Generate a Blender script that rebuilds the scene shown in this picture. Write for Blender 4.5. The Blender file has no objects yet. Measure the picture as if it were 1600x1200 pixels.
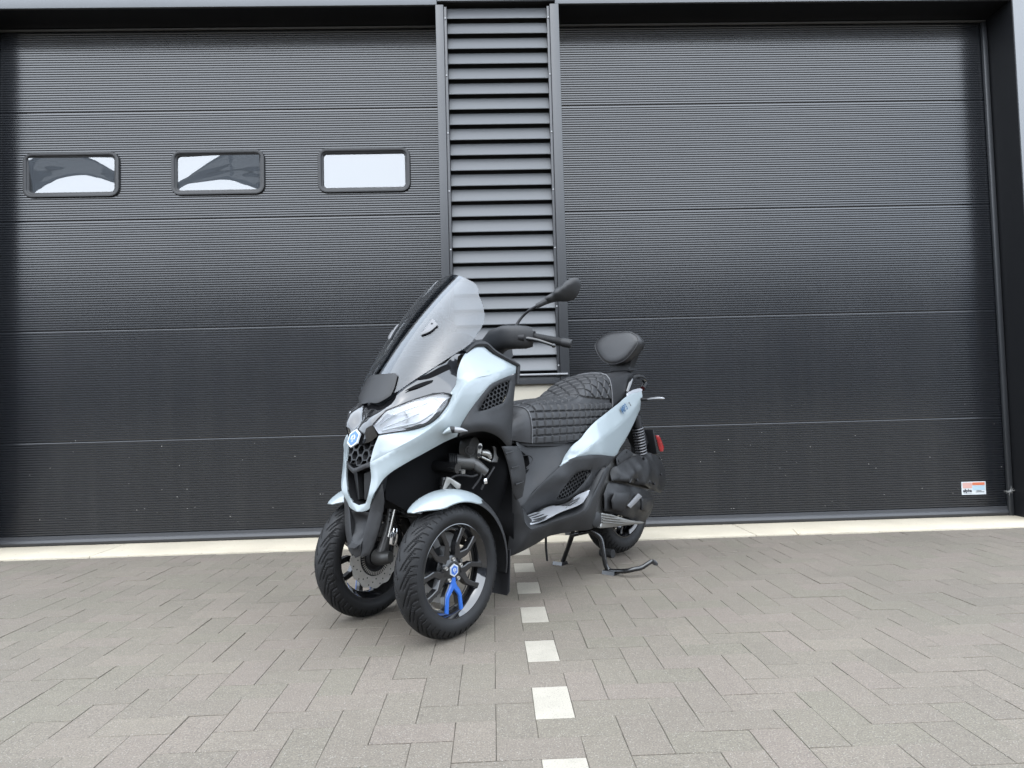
import bpy, bmesh, math, random
import numpy as np
from mathutils import Vector, Matrix
from mathutils.geometry import delaunay_2d_cdt
random.seed(7); np.random.seed(7)
PI = math.pi
S = bpy.context.scene
COL = S.collection

# ------------------------------------------------------------------ camera
cd = bpy.data.cameras.new('camera')
cam = bpy.data.objects.new('camera', cd); COL.objects.link(cam)
S.camera = cam
cd.sensor_fit = 'HORIZONTAL'; cd.sensor_width = 36.0
cd.lens = 36.0 * 1079.21 / 1600.0
cd.clip_start = 0.05; cd.clip_end = 500.0
_ro, _pi, _ya = -0.0269, 0.0419, 0.0300
_f = Vector((math.sin(_ya)*math.cos(_pi), math.cos(_ya)*math.cos(_pi), math.sin(_pi)))
_r0 = Vector((math.cos(_ya), -math.sin(_ya), 0)); _u0 = _r0.cross(_f)
_r = math.cos(_ro)*_r0 + math.sin(_ro)*_u0
_u = -math.sin(_ro)*_r0 + math.cos(_ro)*_u0
M = Matrix((( _r.x, _u.x, -_f.x, 0), (_r.y, _u.y, -_f.y, 0), (_r.z, _u.z, -_f.z, 0.8053), (0, 0, 0, 1)))
cam.matrix_world = M

# ------------------------------------------------------------------ sky, sun, exposure
W = bpy.data.worlds.new('World'); S.world = W; W.use_nodes = True
wn = W.node_tree.nodes; wl = W.node_tree.links
bg = wn['Background']
SUN_EL, SUN_AZ = math.radians(58), math.radians(200)      # high, behind the camera and a little to its left
sky = wn.new('ShaderNodeTexSky'); sky.sky_type = 'NISHITA'; sky.sun_disc = False
sky.sun_elevation = SUN_EL; sky.sun_rotation = SUN_AZ
sky.air_density = 1.0; sky.dust_density = 6.0; sky.ozone_density = 1.0
hs = wn.new('ShaderNodeHueSaturation'); hs.inputs['Saturation'].default_value = 0.22
mixw = wn.new('ShaderNodeMix'); mixw.data_type = 'RGBA'; mixw.inputs['Factor'].default_value = 0.78
mixw.inputs['B'].default_value = (11.6, 13.2, 15.4, 1)       # even cloud veil
wl.new(sky.outputs['Color'], hs.inputs['Color']); wl.new(hs.outputs['Color'], mixw.inputs['A'])
wl.new(mixw.outputs['Result'], bg.inputs['Color'])
bg.inputs['Strength'].default_value = 0.15
sd = bpy.data.lights.new('sun', 'SUN'); sd.energy = 1.0; sd.angle = math.radians(110); sd.color = (1, 0.97, 0.92)
sun = bpy.data.objects.new('sun', sd); COL.objects.link(sun)
# light travels along local -Z
_sd = Vector((math.sin(SUN_AZ)*math.cos(SUN_EL), math.cos(SUN_AZ)*math.cos(SUN_EL), math.sin(SUN_EL)))
sun.rotation_euler = _sd.to_track_quat('Z', 'Y').to_euler()
S.view_settings.view_transform = 'Standard'; S.view_settings.look = 'None'
S.view_settings.exposure = 1.38; S.view_settings.gamma = 1.0
S.view_settings.use_curve_mapping = False
S.render.engine = 'CYCLES'
S.cycles.max_bounces = 8; S.cycles.transparent_max_bounces = 12
S.cycles.caustics_reflective = False; S.cycles.caustics_refractive = False

# ------------------------------------------------------------------ materials
def mat(name, col, rough=0.5, metal=0.0, coat=0.0, bump=None, var=None, spec=0.5, coat_rough=0.03, lin=False):
    m = bpy.data.materials.new(name); m.use_nodes = True
    n = m.node_tree.nodes; l = m.node_tree.links; b = n['Principled BSDF']
    b.inputs['Base Color'].default_value = (*col, 1); b.inputs['Roughness'].default_value = rough
    b.inputs['Metallic'].default_value = metal; b.inputs['Coat Weight'].default_value = coat
    b.inputs['Coat Roughness'].default_value = coat_rough
    b.inputs['Specular IOR Level'].default_value = spec
    if bump or var:
        tc = n.new('ShaderNodeTexCoord')
    if var:   # (scale, amount): soft mottling of the colour and gloss
        nz = n.new('ShaderNodeTexNoise'); nz.inputs['Scale'].default_value = var[0]; nz.inputs['Detail'].default_value = 6
        l.new(tc.outputs['Object'], nz.inputs['Vector'])
        mp = n.new('ShaderNodeMapRange'); mp.inputs['From Min'].default_value = 0.3; mp.inputs['From Max'].default_value = 0.7
        mp.inputs['To Min'].default_value = 1 - var[1]; mp.inputs['To Max'].default_value = 1 + var[1]
        l.new(nz.outputs['Fac'], mp.inputs['Value'])
        mx = n.new('ShaderNodeVectorMath'); mx.operation = 'SCALE'; mx.inputs[0].default_value = col
        l.new(mp.outputs['Result'], mx.inputs['Scale']); l.new(mx.outputs['Vector'], b.inputs['Base Color'])
        mr = n.new('ShaderNodeMath'); mr.operation = 'MULTIPLY'; mr.inputs[1].default_value = rough
        l.new(mp.outputs['Result'], mr.inputs[0]); l.new(mr.outputs[0], b.inputs['Roughness'])
    if bump:  # (scale, strength)
        nb = n.new('ShaderNodeTexNoise'); nb.inputs['Scale'].default_value = bump[0]; nb.inputs['Detail'].default_value = 4
        l.new(tc.outputs['Object'], nb.inputs['Vector'])
        bp = n.new('ShaderNodeBump'); bp.inputs['Strength'].default_value = bump[1]; bp.inputs['Distance'].default_value = 0.001
        l.new(nb.outputs['Fac'], bp.inputs['Height']); l.new(bp.outputs['Normal'], b.inputs['Normal'])
    return m

PAINT = mat('pale_blue_grey_paint', (0.205, 0.236, 0.247), 0.34, 0.05, 0.5)
PLAST = mat('dark_grey_plastic', (0.0135, 0.0137, 0.0145), 0.50, bump=(900, 0.25), var=(9, 0.08), spec=0.30)
ENGP = mat('black_engine_plastic', (0.0075, 0.0075, 0.008), 0.44, bump=(900, 0.3), var=(9, 0.1), spec=0.32)
SPRING = mat('dark_spring_steel', (0.10, 0.10, 0.105), 0.4, 0.6)
PLASTB = mat('black_plastic', (0.008, 0.008, 0.009), 0.55, bump=(700, 0.2), spec=0.3)
DEEP = mat('matt_black_shade', (0.0045, 0.0045, 0.005), 0.85, spec=0.12)  # near black, puts the deep shade of wheel wells and slots into colour
GLOSSB = mat('gloss_black', (0.006, 0.006, 0.0066), 0.10, 0, 1.0)
SATINB = mat('satin_black_metal', (0.007, 0.007, 0.0075), 0.24, 0, 0.4, spec=0.4)
RUBBER = mat('tyre_rubber', (0.0078, 0.0078, 0.0082), 0.58, var=(30, 0.2), spec=0.26)
LEATH = mat('grey_black_leather', (0.0145, 0.0145, 0.0155), 0.50, bump=(420, 0.5), var=(14, 0.08), spec=0.42)
LEATHS = mat('smooth_leather', (0.0135, 0.0135, 0.0145), 0.44, bump=(600, 0.3), spec=0.42)
PIPING = mat('piping', (0.085, 0.085, 0.088), 0.45)
BLUE = mat('blue_lacquer', (0.006, 0.075, 0.32), 0.35, 0, 0.4)
ALLOY = mat('cast_alloy', (0.27, 0.265, 0.25), 0.42, 0.85, bump=(300, 0.3))
STEEL = mat('brushed_steel', (0.40, 0.385, 0.36), 0.34, 0.9, var=(40, 0.1))
DISC = mat('brake_disc_steel', (0.34, 0.325, 0.30), 0.45, 0.35, var=(40, 0.1))
CALM = mat('caliper_grey', (0.13, 0.128, 0.125), 0.45, 0.3)
CHROME = mat('chrome', (0.75, 0.75, 0.76), 0.12, 1.0)
SILVER = mat('silver_plate', (0.40, 0.41, 0.43), 0.36, 0.6)
REFL = mat('reflector_silver', (0.66, 0.67, 0.69), 0.3, 0.1)
WHITE = mat('white_print', (0.36, 0.38, 0.40), 0.4)
RED = mat('red_reflector', (0.22, 0.006, 0.008), 0.2, 0, 0.6)
LEDW = mat('clear_plastic', (0.15, 0.153, 0.158), 0.15, 0.1, 0.5)
DARKGREY = mat('engine_grey', (0.055, 0.054, 0.052), 0.4, 0.3, bump=(200, 0.3))
BRASS = mat('zinc_bolt', (0.45, 0.40, 0.22), 0.35, 0.9)
PRINTB = mat('dark_blue_print', (0.012, 0.05, 0.11), 0.4)
PRINTK = mat('black_print', (0.02, 0.02, 0.024), 0.5)

def glassy(name, tint, gloss_col=(1, 1, 1), ior=1.5, rough=0.02, absorb=1.0):
    m = bpy.data.materials.new(name); m.use_nodes = True
    n = m.node_tree.nodes; l = m.node_tree.links; n.clear()
    o = n.new('ShaderNodeOutputMaterial'); t = n.new('ShaderNodeBsdfTransparent'); g = n.new('ShaderNodeBsdfGlossy')
    f = n.new('ShaderNodeFresnel'); ge = n.new('ShaderNodeNewGeometry')
    mi = n.new('ShaderNodeMix'); mi.inputs['A'].default_value = ior; mi.inputs['B'].default_value = 1/ior     # thin sheet: both faces reflect alike
    l.new(ge.outputs['Backfacing'], mi.inputs['Factor']); l.new(mi.outputs['Result'], f.inputs['IOR'])
    mx = n.new('ShaderNodeMixShader'); t.inputs['Color'].default_value = (*tint, 1)
    g.inputs['Color'].default_value = (*gloss_col, 1); g.inputs['Roughness'].default_value = rough
    l.new(f.outputs[0], mx.inputs[0]); l.new(t.outputs[0], mx.inputs[1]); l.new(g.outputs[0], mx.inputs[2])
    l.new(mx.outputs[0], o.inputs['Surface'])
    return m
SMOKE = glassy('smoked_screen', (0.47, 0.50, 0.53), ior=1.58, rough=0.02)
LENS = glassy('headlamp_lens', (0.97, 0.975, 0.98), ior=1.5, rough=0.02)
PANE = glassy('acrylic_pane', (0.35, 0.36, 0.38), ior=2.25, rough=0.01)
_n = PANE.node_tree.nodes; _l = PANE.node_tree.links                       # even pale haze mixed in to brighten the dark reflections
_d = _n.new('ShaderNodeBsdfDiffuse'); _d.inputs['Color'].default_value = (0.40, 0.44, 0.48, 1); _m = _n.new('ShaderNodeMixShader')
_m.inputs[0].default_value = 0.07; _o = next(q for q in _n if q.type == 'OUTPUT_MATERIAL'); _s = _o.inputs['Surface'].links[0].from_socket
_l.new(_s, _m.inputs[1]); _l.new(_d.outputs[0], _m.inputs[2]); _l.new(_m.outputs[0], _o.inputs['Surface'])

# ------------------------------------------------------------------ mesh tools
def basis(D):
    D = np.array(D, float); D /= np.linalg.norm(D)
    U = np.cross((0, 0, 1), D)
    if np.linalg.norm(U) < 1e-6: U = np.array((1.0, 0, 0))
    U /= np.linalg.norm(U); V = np.cross(D, U)
    return U, V, D

def crspline(P, n):
    P = np.array(P, float)
    if len(P) < 3: return [P[0] + (P[-1]-P[0])*t for t in np.linspace(0, 1, n+1)]
    Q = np.vstack([2*P[0]-P[1], P, 2*P[-1]-P[-2]]); out = []
    for i in range(1, len(Q)-2):
        a, b, c, d = Q[i-1], Q[i], Q[i+1], Q[i+2]
        for k in range(n):
            t = k/n
            out.append(0.5*((2*b)+(c-a)*t+(2*a-5*b+4*c-d)*t*t+(3*b-a-3*c+d)*t**3))
    out.append(P[-1]); return out

def resample(P, res):
    P = np.array(P); d = np.r_[0, np.cumsum(np.linalg.norm(np.diff(P, axis=0), axis=1))]
    n = max(1, int(round(d[-1]/res))); t = np.linspace(0, d[-1], n+1)
    return np.stack([np.interp(t, d, P[:, k]) for k in range(P.shape[1])], 1)

def smooth_loop(P, res, corner=38):
    P = [np.array(q, float) for q in P]; n = len(P); cs = []
    for i in range(n):
        a = P[i]-P[i-1]; b = P[(i+1) % n]-P[i]
        an = abs(math.atan2(a[0]*b[1]-a[1]*b[0], a.dot(b)))
        if math.degrees(an) > corner: cs.append(i)
    if not cs:
        seg = P+[P[0]]
        Q = np.array([P[-1]]+seg+[P[1]]); out = []
        for i in range(1, len(Q)-2):
            a, b, c, d = Q[i-1], Q[i], Q[i+1], Q[i+2]
            for k in range(8):
                t = k/8; out.append(0.5*((2*b)+(c-a)*t+(2*a-5*b+4*c-d)*t*t+(3*b-a-3*c+d)*t**3))
        out.append(P[0]); return resample(out, res)[:-1]
    out = []
    for j, c in enumerate(cs):
        e = cs[(j+1) % len(cs)]; k = c; seg = [P[c]]
        while True:
            k = (k+1) % n; seg.append(P[k])
            if k == e: break
        out.extend(resample(crspline(seg, 6), res)[:-1])
    return np.array(out)

def inpoly(pt, poly):
    x, y = pt; c = False; n = len(poly); j = n-1
    for i in range(n):
        if (poly[i][1] > y) != (poly[j][1] > y) and x < (poly[j][0]-poly[i][0])*(y-poly[i][1])/(poly[j][1]-poly[i][1])+poly[i][0]: c = not c
        j = i
    return c

def inpolys(P, poly):
    x = P[:, 0]; y = P[:, 1]; c = np.zeros(len(P), bool); n = len(poly); j = n-1
    for i in range(n):
        yi, yj, xi, xj = poly[i][1], poly[j][1], poly[i][0], poly[j][0]
        if yi != yj:
            c ^= ((yi > y) != (yj > y)) & (x < (xj-xi)*(y-yi)/(yj-yi)+xi)
        j = i
    return c

def segdist(P, poly):
    A = np.array(poly); B = np.roll(A, -1, 0); d = np.full(len(P), 9.0)
    for a, b in zip(A, B):
        ab = b-a; t = np.clip(((P-a)@ab)/max(ab@ab, 1e-12), 0, 1)
        d = np.minimum(d, np.linalg.norm(P-a-t[:, None]*ab, axis=1))
    return d

class TPS:
    def __init__(s, X, d, lam=1e-5, crisp=False):
        keep = []; s.crisp = crisp
        for i in range(len(X)):
            if all(np.linalg.norm(X[i]-X[k]) > 5e-4 for k in keep): keep.append(i)
        X = X[keep]; d = d[keep]; n = len(X); s.X = X
        K = s.ker(np.linalg.norm(X[:, None]-X[None], axis=2))+lam*np.eye(n)
        Pm = np.c_[np.ones(n), X]
        A = np.block([[K, Pm], [Pm.T, np.zeros((3, 3))]])
        s.w = np.linalg.lstsq(A, np.r_[d, 0, 0, 0], rcond=None)[0]
    def ker(s, r):
        if s.crisp: return -np.sqrt(r*r+1.6e-5)
        return np.where(r > 1e-9, r*r*np.log(np.maximum(r, 1e-9)), 0)
    def __call__(s, Y):
        r = np.linalg.norm(Y[:, None]-s.X[None], axis=2)
        return s.ker(r)@s.w[:len(s.X)]+np.c_[np.ones(len(Y)), Y]@s.w[len(s.X):]

class MB:
    def __init__(s): s.v = []; s.f = []
    def add(s, v, f):
        o = len(s.v); s.v.extend([tuple(map(float, q)) for q in v]); s.f.extend([[i+o for i in q] for q in f]); return s
    def box(s, c, d, R=None):
        v = []
        for z in (-1, 1):
            for y in (-1, 1):
                for x in (-1, 1):
                    p = np.array((x*d[0]/2, y*d[1]/2, z*d[2]/2))
                    if R is not None: p = R@p
                    v.append(p+np.array(c))
        return s.add(v, [(0, 2, 3, 1), (4, 5, 7, 6), (0, 1, 5, 4), (2, 6, 7, 3), (0, 4, 6, 2), (1, 3, 7, 5)])
    def bbox(s, c, d, b=0.003, R=None):
        """box with chamfered edges"""
        bm = bmesh.new(); bmesh.ops.create_cube(bm, size=1)
        for q in bm.verts: q.co = Vector((q.co.x*d[0], q.co.y*d[1], q.co.z*d[2]))
        bmesh.ops.bevel(bm, geom=bm.edges[:], offset=b, segments=2, profile=0.5, affect='EDGES')
        bm.verts.index_update()
        v = [np.array(q.co) for q in bm.verts]
        if R is not None: v = [R@q for q in v]
        s.add([q+np.array(c) for q in v], [[w.index for w in f.verts] for f in bm.faces]); bm.free(); return s
    def tube(s, P, r, n=10, sm=4, caps=True, sq=None):
        P = np.array(P, float); rr = np.array([r]*len(P) if np.isscalar(r) else r, float)
        if sm > 1 and len(P) > 2:
            Q = np.array(crspline(np.c_[P, rr], sm)); P = Q[:, :3]; rr = Q[:, 3]
        T = np.gradient(P, axis=0); T /= np.linalg.norm(T, axis=1)[:, None]
        up = np.array((0, 0, 1.0))
        if abs(T[0] @ up) > 0.9: up = np.array((1.0, 0, 0))
        a = np.cross(T[0], up); a /= np.linalg.norm(a); V = []
        for i in range(len(P)):
            a = a-T[i]*(a@T[i]); a /= np.linalg.norm(a); b = np.cross(T[i], a)
            for k in range(n):
                t = 2*PI*k/n; e = (1, 1) if sq is None else sq
                V.append(P[i]+rr[i]*(e[0]*math.cos(t)*a+e[1]*math.sin(t)*b))
        F = []
        for i in range(len(P)-1):
            for k in range(n):
                F.append((i*n+k, i*n+(k+1) % n, (i+1)*n+(k+1) % n, (i+1)*n+k))
        if caps: F.append(tuple(range(n))[::-1]); F.append(tuple((len(P)-1)*n+k for k in range(n)))
        return s.add(V, F)
    def cyl(s, a, b, r, n=20): return s.tube([a, b], r, n, 1)
    def lathe(s, prof, c, ax, n=48, closed=False):
        """prof: (r, h) pairs; revolve about axis ax through c"""
        U, V, D = basis(ax); c = np.array(c, float); vs = []
        m = len(prof)
        for k in range(n):
            t = 2*PI*k/n; e = math.cos(t)*U+math.sin(t)*V
            for r, h_ in prof: vs.append(c+r*e+h_*D)
        F = []
        for k in range(n):
            for i in range(m-1 if not closed else m):
                j = (i+1) % m; F.append((k*m+i, ((k+1) % n)*m+i, ((k+1) % n)*m+j, k*m+j))
        return s.add(vs, F)
    def grid(s, G, closeu=False):
        G = np.array(G); nu, nv = G.shape[:2]; F = []
        for i in range(nu-1 if not closeu else nu):
            for j in range(nv-1):
                F.append((i*nv+j, ((i+1) % nu)*nv+j, ((i+1) % nu)*nv+j+1, i*nv+j+1))
        return s.add(G.reshape(-1, 3), F)
    def loft(s, secs, caps=True):
        n = len(secs[0]); V = [q for c in secs for q in c]; F = []
        for i in range(len(secs)-1):
            for k in range(n): F.append((i*n+k, i*n+(k+1) % n, (i+1)*n+(k+1) % n, (i+1)*n+k))
        if caps: F.append(tuple(range(n))[::-1]); F.append(tuple((len(secs)-1)*n+k for k in range(n)))
        return s.add(V, F)
    def sphere(s, c, r, n=12, sc=(1, 1, 1)):
        bm = bmesh.new(); bmesh.ops.create_uvsphere(bm, u_segments=n, v_segments=max(6, n//2), radius=r); bm.verts.index_update()
        s.add([np.array(q.co)*np.array(sc)+np.array(c) for q in bm.verts], [[w.index for w in f.verts] for f in bm.faces]); bm.free(); return s
    def prism(s, poly, D, t):
        """flat polygon (3D) extruded by -D*t"""
        D = np.array(D, float)/np.linalg.norm(D); n = len(poly); P = [np.array(q, float) for q in poly]
        return s.add(P+[q-D*t for q in P], [tuple(range(n)), tuple(range(2*n-1, n-1, -1))]+[(i, i+n, (i+1) % n+n, (i+1) % n) for i in range(n)])
    def mirror(s):
        m = MB(); m.v = [(x, -y, z) for x, y, z in s.v]; m.f = [list(f)[::-1] for f in s.f]; return m
    def build(s, name, material, parent=None, ang=38, fixn=True):
        me = bpy.data.meshes.new(name); me.from_pydata(s.v, [], s.f)
        if fixn:
            bm = bmesh.new(); bm.from_mesh(me); bmesh.ops.recalc_face_normals(bm, faces=bm.faces[:]); bm.to_mesh(me); bm.free()
        me.update()
        if ang: me.shade_smooth(); me.set_sharp_from_angle(angle=math.radians(ang))
        if material: me.materials.append(material)
        o = bpy.data.objects.new(name, me); COL.objects.link(o)
        if parent: o.parent = parent
        return o

def panel(out, inner=(), holes=(), D=(0, 1, 0), res=0.018, t=0.004, roll=0.0025, corner=38, mb=None, lam=1e-5, surf=None, crisp=False):
    """shell panel: a smooth sheet through its 3D outline (and inner points), with rolled edge and thickness"""
    mb = mb or MB(); U, V, D = basis(D); B = np.stack([U, V, D], 1)
    raw = [np.array(out, float)@B]+[np.array(h_, float)@B for h_ in holes]
    if len(inner): raw.append(np.array(inner, float)@B)
    R = np.vstack(raw)
    f = surf if surf else TPS(R[:, :2], R[:, 2], lam, crisp)
    def area(P): return 0.5*sum(P[i-1][0]*P[i][1]-P[i][0]*P[i-1][1] for i in range(len(P)))
    loops = []
    for q in raw[:1+len(holes)]:
        L = smooth_loop(q[:, :2], res, corner); loops.append(L if area(L) > 0 else L[::-1])
    pts = []; edges = []
    for L in loops:
        o = len(pts); pts.extend(L); edges += [(o+i, o+(i+1) % len(L)) for i in range(len(L))]
    nb = len(pts); ring = []; off = max(roll*1.3, res*0.3)
    for k, L in enumerate(loops):
        n = len(L)
        for i in range(n):
            tg = L[(i+1) % n]-L[i-1]; nn = np.array((-tg[1], tg[0]))/max(np.linalg.norm(tg), 1e-9)
            ring.append(L[i]+(nn if k == 0 else -nn)*off)
    mn = loops[0].min(0); mx = loops[0].max(0); g = []
    ys = np.arange(mn[1]-res, mx[1]+res, res*0.866)
    for j, y in enumerate(ys):
        for x in np.arange(mn[0]-res+(res/2 if j % 2 else 0), mx[0]+res, res): g.append((x, y))
    g = np.array(g); ring = np.array(ring)
    def ok(P, dmin):
        m = inpolys(P, loops[0]) & (segdist(P, loops[0]) > dmin)
        for h_ in loops[1:]: m &= ~inpolys(P, h_) & (segdist(P, h_) > dmin)
        return P[m]
    ring = ok(ring, off*0.8); g = ok(g, off+res*0.45)
    allp = [Vector(q) for q in pts]+[Vector(q) for q in ring]+[Vector(q) for q in g]
    r = delaunay_2d_cdt(allp, edges, [], 0, 1e-7)
    P = np.array([tuple(q) for q in r[0]]); tri = np.array([tuple(q) for q in r[2]])
    isb = np.array([any(o < nb for o in q) for q in r[3]])
    C = P[tri].mean(1); keep = inpolys(C, loops[0])
    for h_ in loops[1:]: keep &= ~inpolys(C, h_)
    tri = tri[keep]
    d = f(P)-roll*isb
    X = P[:, :1]*U+P[:, 1:2]*V+d[:, None]*D; n = len(X)
    # vertex normals for an even thickness
    N = np.zeros_like(X)
    a, b, c = X[tri[:, 0]], X[tri[:, 1]], X[tri[:, 2]]
    fn = np.cross(b-a, c-a); flip = (fn@D) < 0
    tri[flip] = tri[flip][:, ::-1]; fn[flip] *= -1
    for k in range(3): np.add.at(N, tri[:, k], fn)
    ln = np.linalg.norm(N, axis=1)[:, None]; N = np.where(ln > 1e-12, N/np.maximum(ln, 1e-12), D)
    Y = X-N*t
    cnt = {}
    for q in tri:
        for k in range(3):
            e = (q[k], q[(k+1) % 3]); cnt[e] = 1
    rim = [(e[1], e[0], e[0]+n, e[1]+n) for e in cnt if (e[1], e[0]) not in cnt]
    mb.add(np.vstack([X, Y]), [tuple(q) for q in tri]+[tuple(int(i)+n for i in q[::-1]) for q in tri]+rim)
    return mb

def honey(out, D, R=0.009, wall=0.0022, depth=0.012, back=0.006, grow=0.0, ang=0.0):
    """moulded honeycomb grille filling an outline: hexagon walls with depth over a dark back plate"""
    U, V, D = basis(D); B = np.stack([U, V, D], 1); q = np.array(out, float)@B
    A = np.c_[np.ones(len(q)), q[:, :2]]; k = np.linalg.lstsq(A, q[:, 2], rcond=None)[0]
    d = lambda p: k[0]+k[1]*p[0]+k[2]*p[1]-back
    to = lambda p, o=0: p[0]*U+p[1]*V+(d(p)-o)*D
    mb = MB(); pl = MB(); mn = q.min(0); mx = q.max(0); j = 0
    h_ = R*math.sqrt(3); y = mn[1]-R
    ca, sa = math.cos(ang), math.sin(ang); cen = q[:, :2].mean(0)
    ext = float(max(mx[:2]-mn[:2]))
    for j in range(-int(ext/R), int(ext/R)):
        for i in range(-int(ext/h_), int(ext/h_)):
            a = np.array((i*h_+(h_/2 if j % 2 else 0), j*R*1.5)); p = cen+np.array((ca*a[0]-sa*a[1], sa*a[0]+ca*a[1]))
            if not inpoly(p, q[:, :2]): continue
            vs = []
            for rr, o in ((R, 0), (R-wall, 0), (R-wall*1.25, depth)):
                for m in range(6):
                    t = PI/6+m*PI/3+ang; vs.append(to(p+rr*np.array((math.cos(t), math.sin(t))), o))
            mb.add(vs, [(m, (m+1) % 6, (m+1) % 6+6, m+6) for m in range(6)]+[(m+6, (m+1) % 6+6, (m+1) % 6+12, m+12) for m in range(6)])
    pl.prism([to(p, depth) for p in q[:, :2]], D, 0.002)
    return mb, pl

# ------------------------------------------------------------------ things and parts
def tag(o, label=None, cat=None, group=None, kind=None):
    if label: o['label'] = label
    if cat: o['category'] = cat
    if group: o['group'] = group
    if kind: o['kind'] = kind
    return o
def thing(name, label, cat, loc=(0, 0, 0), rz=0, group=None):
    o = bpy.data.objects.new(name, None); COL.objects.link(o); o.location = loc; o.rotation_euler = (0, 0, rz)
    o.empty_display_size = 0.2
    return tag(o, label, cat, group)
def local(mb, o):
    """shift a builder from world coordinates to those of an unrotated thing"""
    L = np.array(o.location); mb.v = [tuple(np.array(q)-L) for q in mb.v]; return mb

# wall plane y = YD is the doors' face, YF the front of the building
YF, YD = 4.450, 4.705

# ---------------- setting materials
def paver_mat(name, island):
    m = bpy.data.materials.new(name); m.use_nodes = True; n = m.node_tree.nodes; l = m.node_tree.links; b = n['Principled BSDF']
    geo = n.new('ShaderNodeNewGeometry'); oi = n.new('ShaderNodeObjectInfo')
    rnd = geo.outputs['Random Per Island'] if island else oi.outputs['Random']
    cr = n.new('ShaderNodeValToRGB'); e = cr.color_ramp.elements
    e[0].position = 0; e[0].color = (0.096, 0.083, 0.0645, 1); e[1].position = 1; e[1].color = (0.112, 0.096, 0.075, 1)
    for ps, c in ((0.3, (0.107, 0.090, 0.072)), (0.55, (0.100, 0.088, 0.067)), (0.8, (0.110, 0.091, 0.074))):
        x = e.new(ps); x.color = (*c, 1)
    l.new(rnd, cr.inputs['Fac'])
    # exposed aggregate: pale and dark grit, world scale
    def noise(sc, det, rough=0.6):
        q = n.new('ShaderNodeTexNoise'); q.inputs['Scale'].default_value = sc; q.inputs['Detail'].default_value = det; q.inputs['Roughness'].default_value = rough
        l.new(geo.outputs['Position'], q.inputs['Vector']); return q
    n1 = noise(230, 3); n2 = noise(1.3, 5); n3 = noise(35, 4); n4 = noise(0.45, 3)
    vo = n.new('ShaderNodeTexVoronoi'); vo.inputs['Scale'].default_value = 330; l.new(geo.outputs['Position'], vo.inputs['Vector'])
    def rng(src, a, c, lo, hi):
        q = n.new('ShaderNodeMapRange'); q.inputs['From Min'].default_value = a; q.inputs['From Max'].default_value = c
        q.inputs['To Min'].default_value = lo; q.inputs['To Max'].default_value = hi; l.new(src, q.inputs['Value']); return q.outputs['Result']
    def mul(a, c):
        q = n.new('ShaderNodeMath'); q.operation = 'MULTIPLY'; l.new(a, q.inputs[0]); l.new(c, q.inputs[1]); return q.outputs[0]
    f = mul(mul(rng(n1.outputs['Fac'], 0.27, 0.73, 0.58, 1.42), mul(rng(n2.outputs['Fac'], 0.3, 0.7, 0.93, 1.06), rng(n4.outputs['Fac'], 0.35, 0.65, 0.95, 1.04))), rng(n3.outputs['Fac'], 0.3, 0.7, 0.93, 1.07))
    sc = n.new('ShaderNodeVectorMath'); sc.operation = 'SCALE'; l.new(cr.outputs['Color'], sc.inputs[0]); l.new(f, sc.inputs['Scale'])
    # bright grit grains: voronoi cells picked by their random colour
    sp = n.new('ShaderNodeSeparateColor'); l.new(vo.outputs['Color'], sp.inputs['Color'])
    gt = n.new('ShaderNodeMath'); gt.operation = 'GREATER_THAN'; gt.inputs[1].default_value = 0.93; l.new(sp.outputs['Red'], gt.inputs[0])
    near = n.new('ShaderNodeMath'); near.operation = 'LESS_THAN'; near.inputs[1].default_value = 0.42; l.new(vo.outputs['Distance'], near.inputs[0])
    mk = mul(gt.outputs[0], near.outputs[0])
    mx = n.new('ShaderNodeMix'); mx.data_type = 'RGBA'; l.new(mk, mx.inputs['Factor']); l.new(sc.outputs['Vector'], mx.inputs['A']); mx.inputs['B'].default_value = (0.20, 0.188, 0.165, 1)
    l.new(mx.outputs['Result'], b.inputs['Base Color']); b.inputs['Roughness'].default_value = 0.82
    bp = n.new('ShaderNodeBump'); bp.inputs['Strength'].default_value = 0.55; bp.inputs['Distance'].default_value = 0.0015
    l.new(n1.outputs['Fac'], bp.inputs['Height']); l.new(bp.outputs['Normal'], b.inputs['Normal'])
    return m
PAVER = paver_mat('grey_paver', False); PAVERF = paver_mat('grey_paver_field', True)
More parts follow.
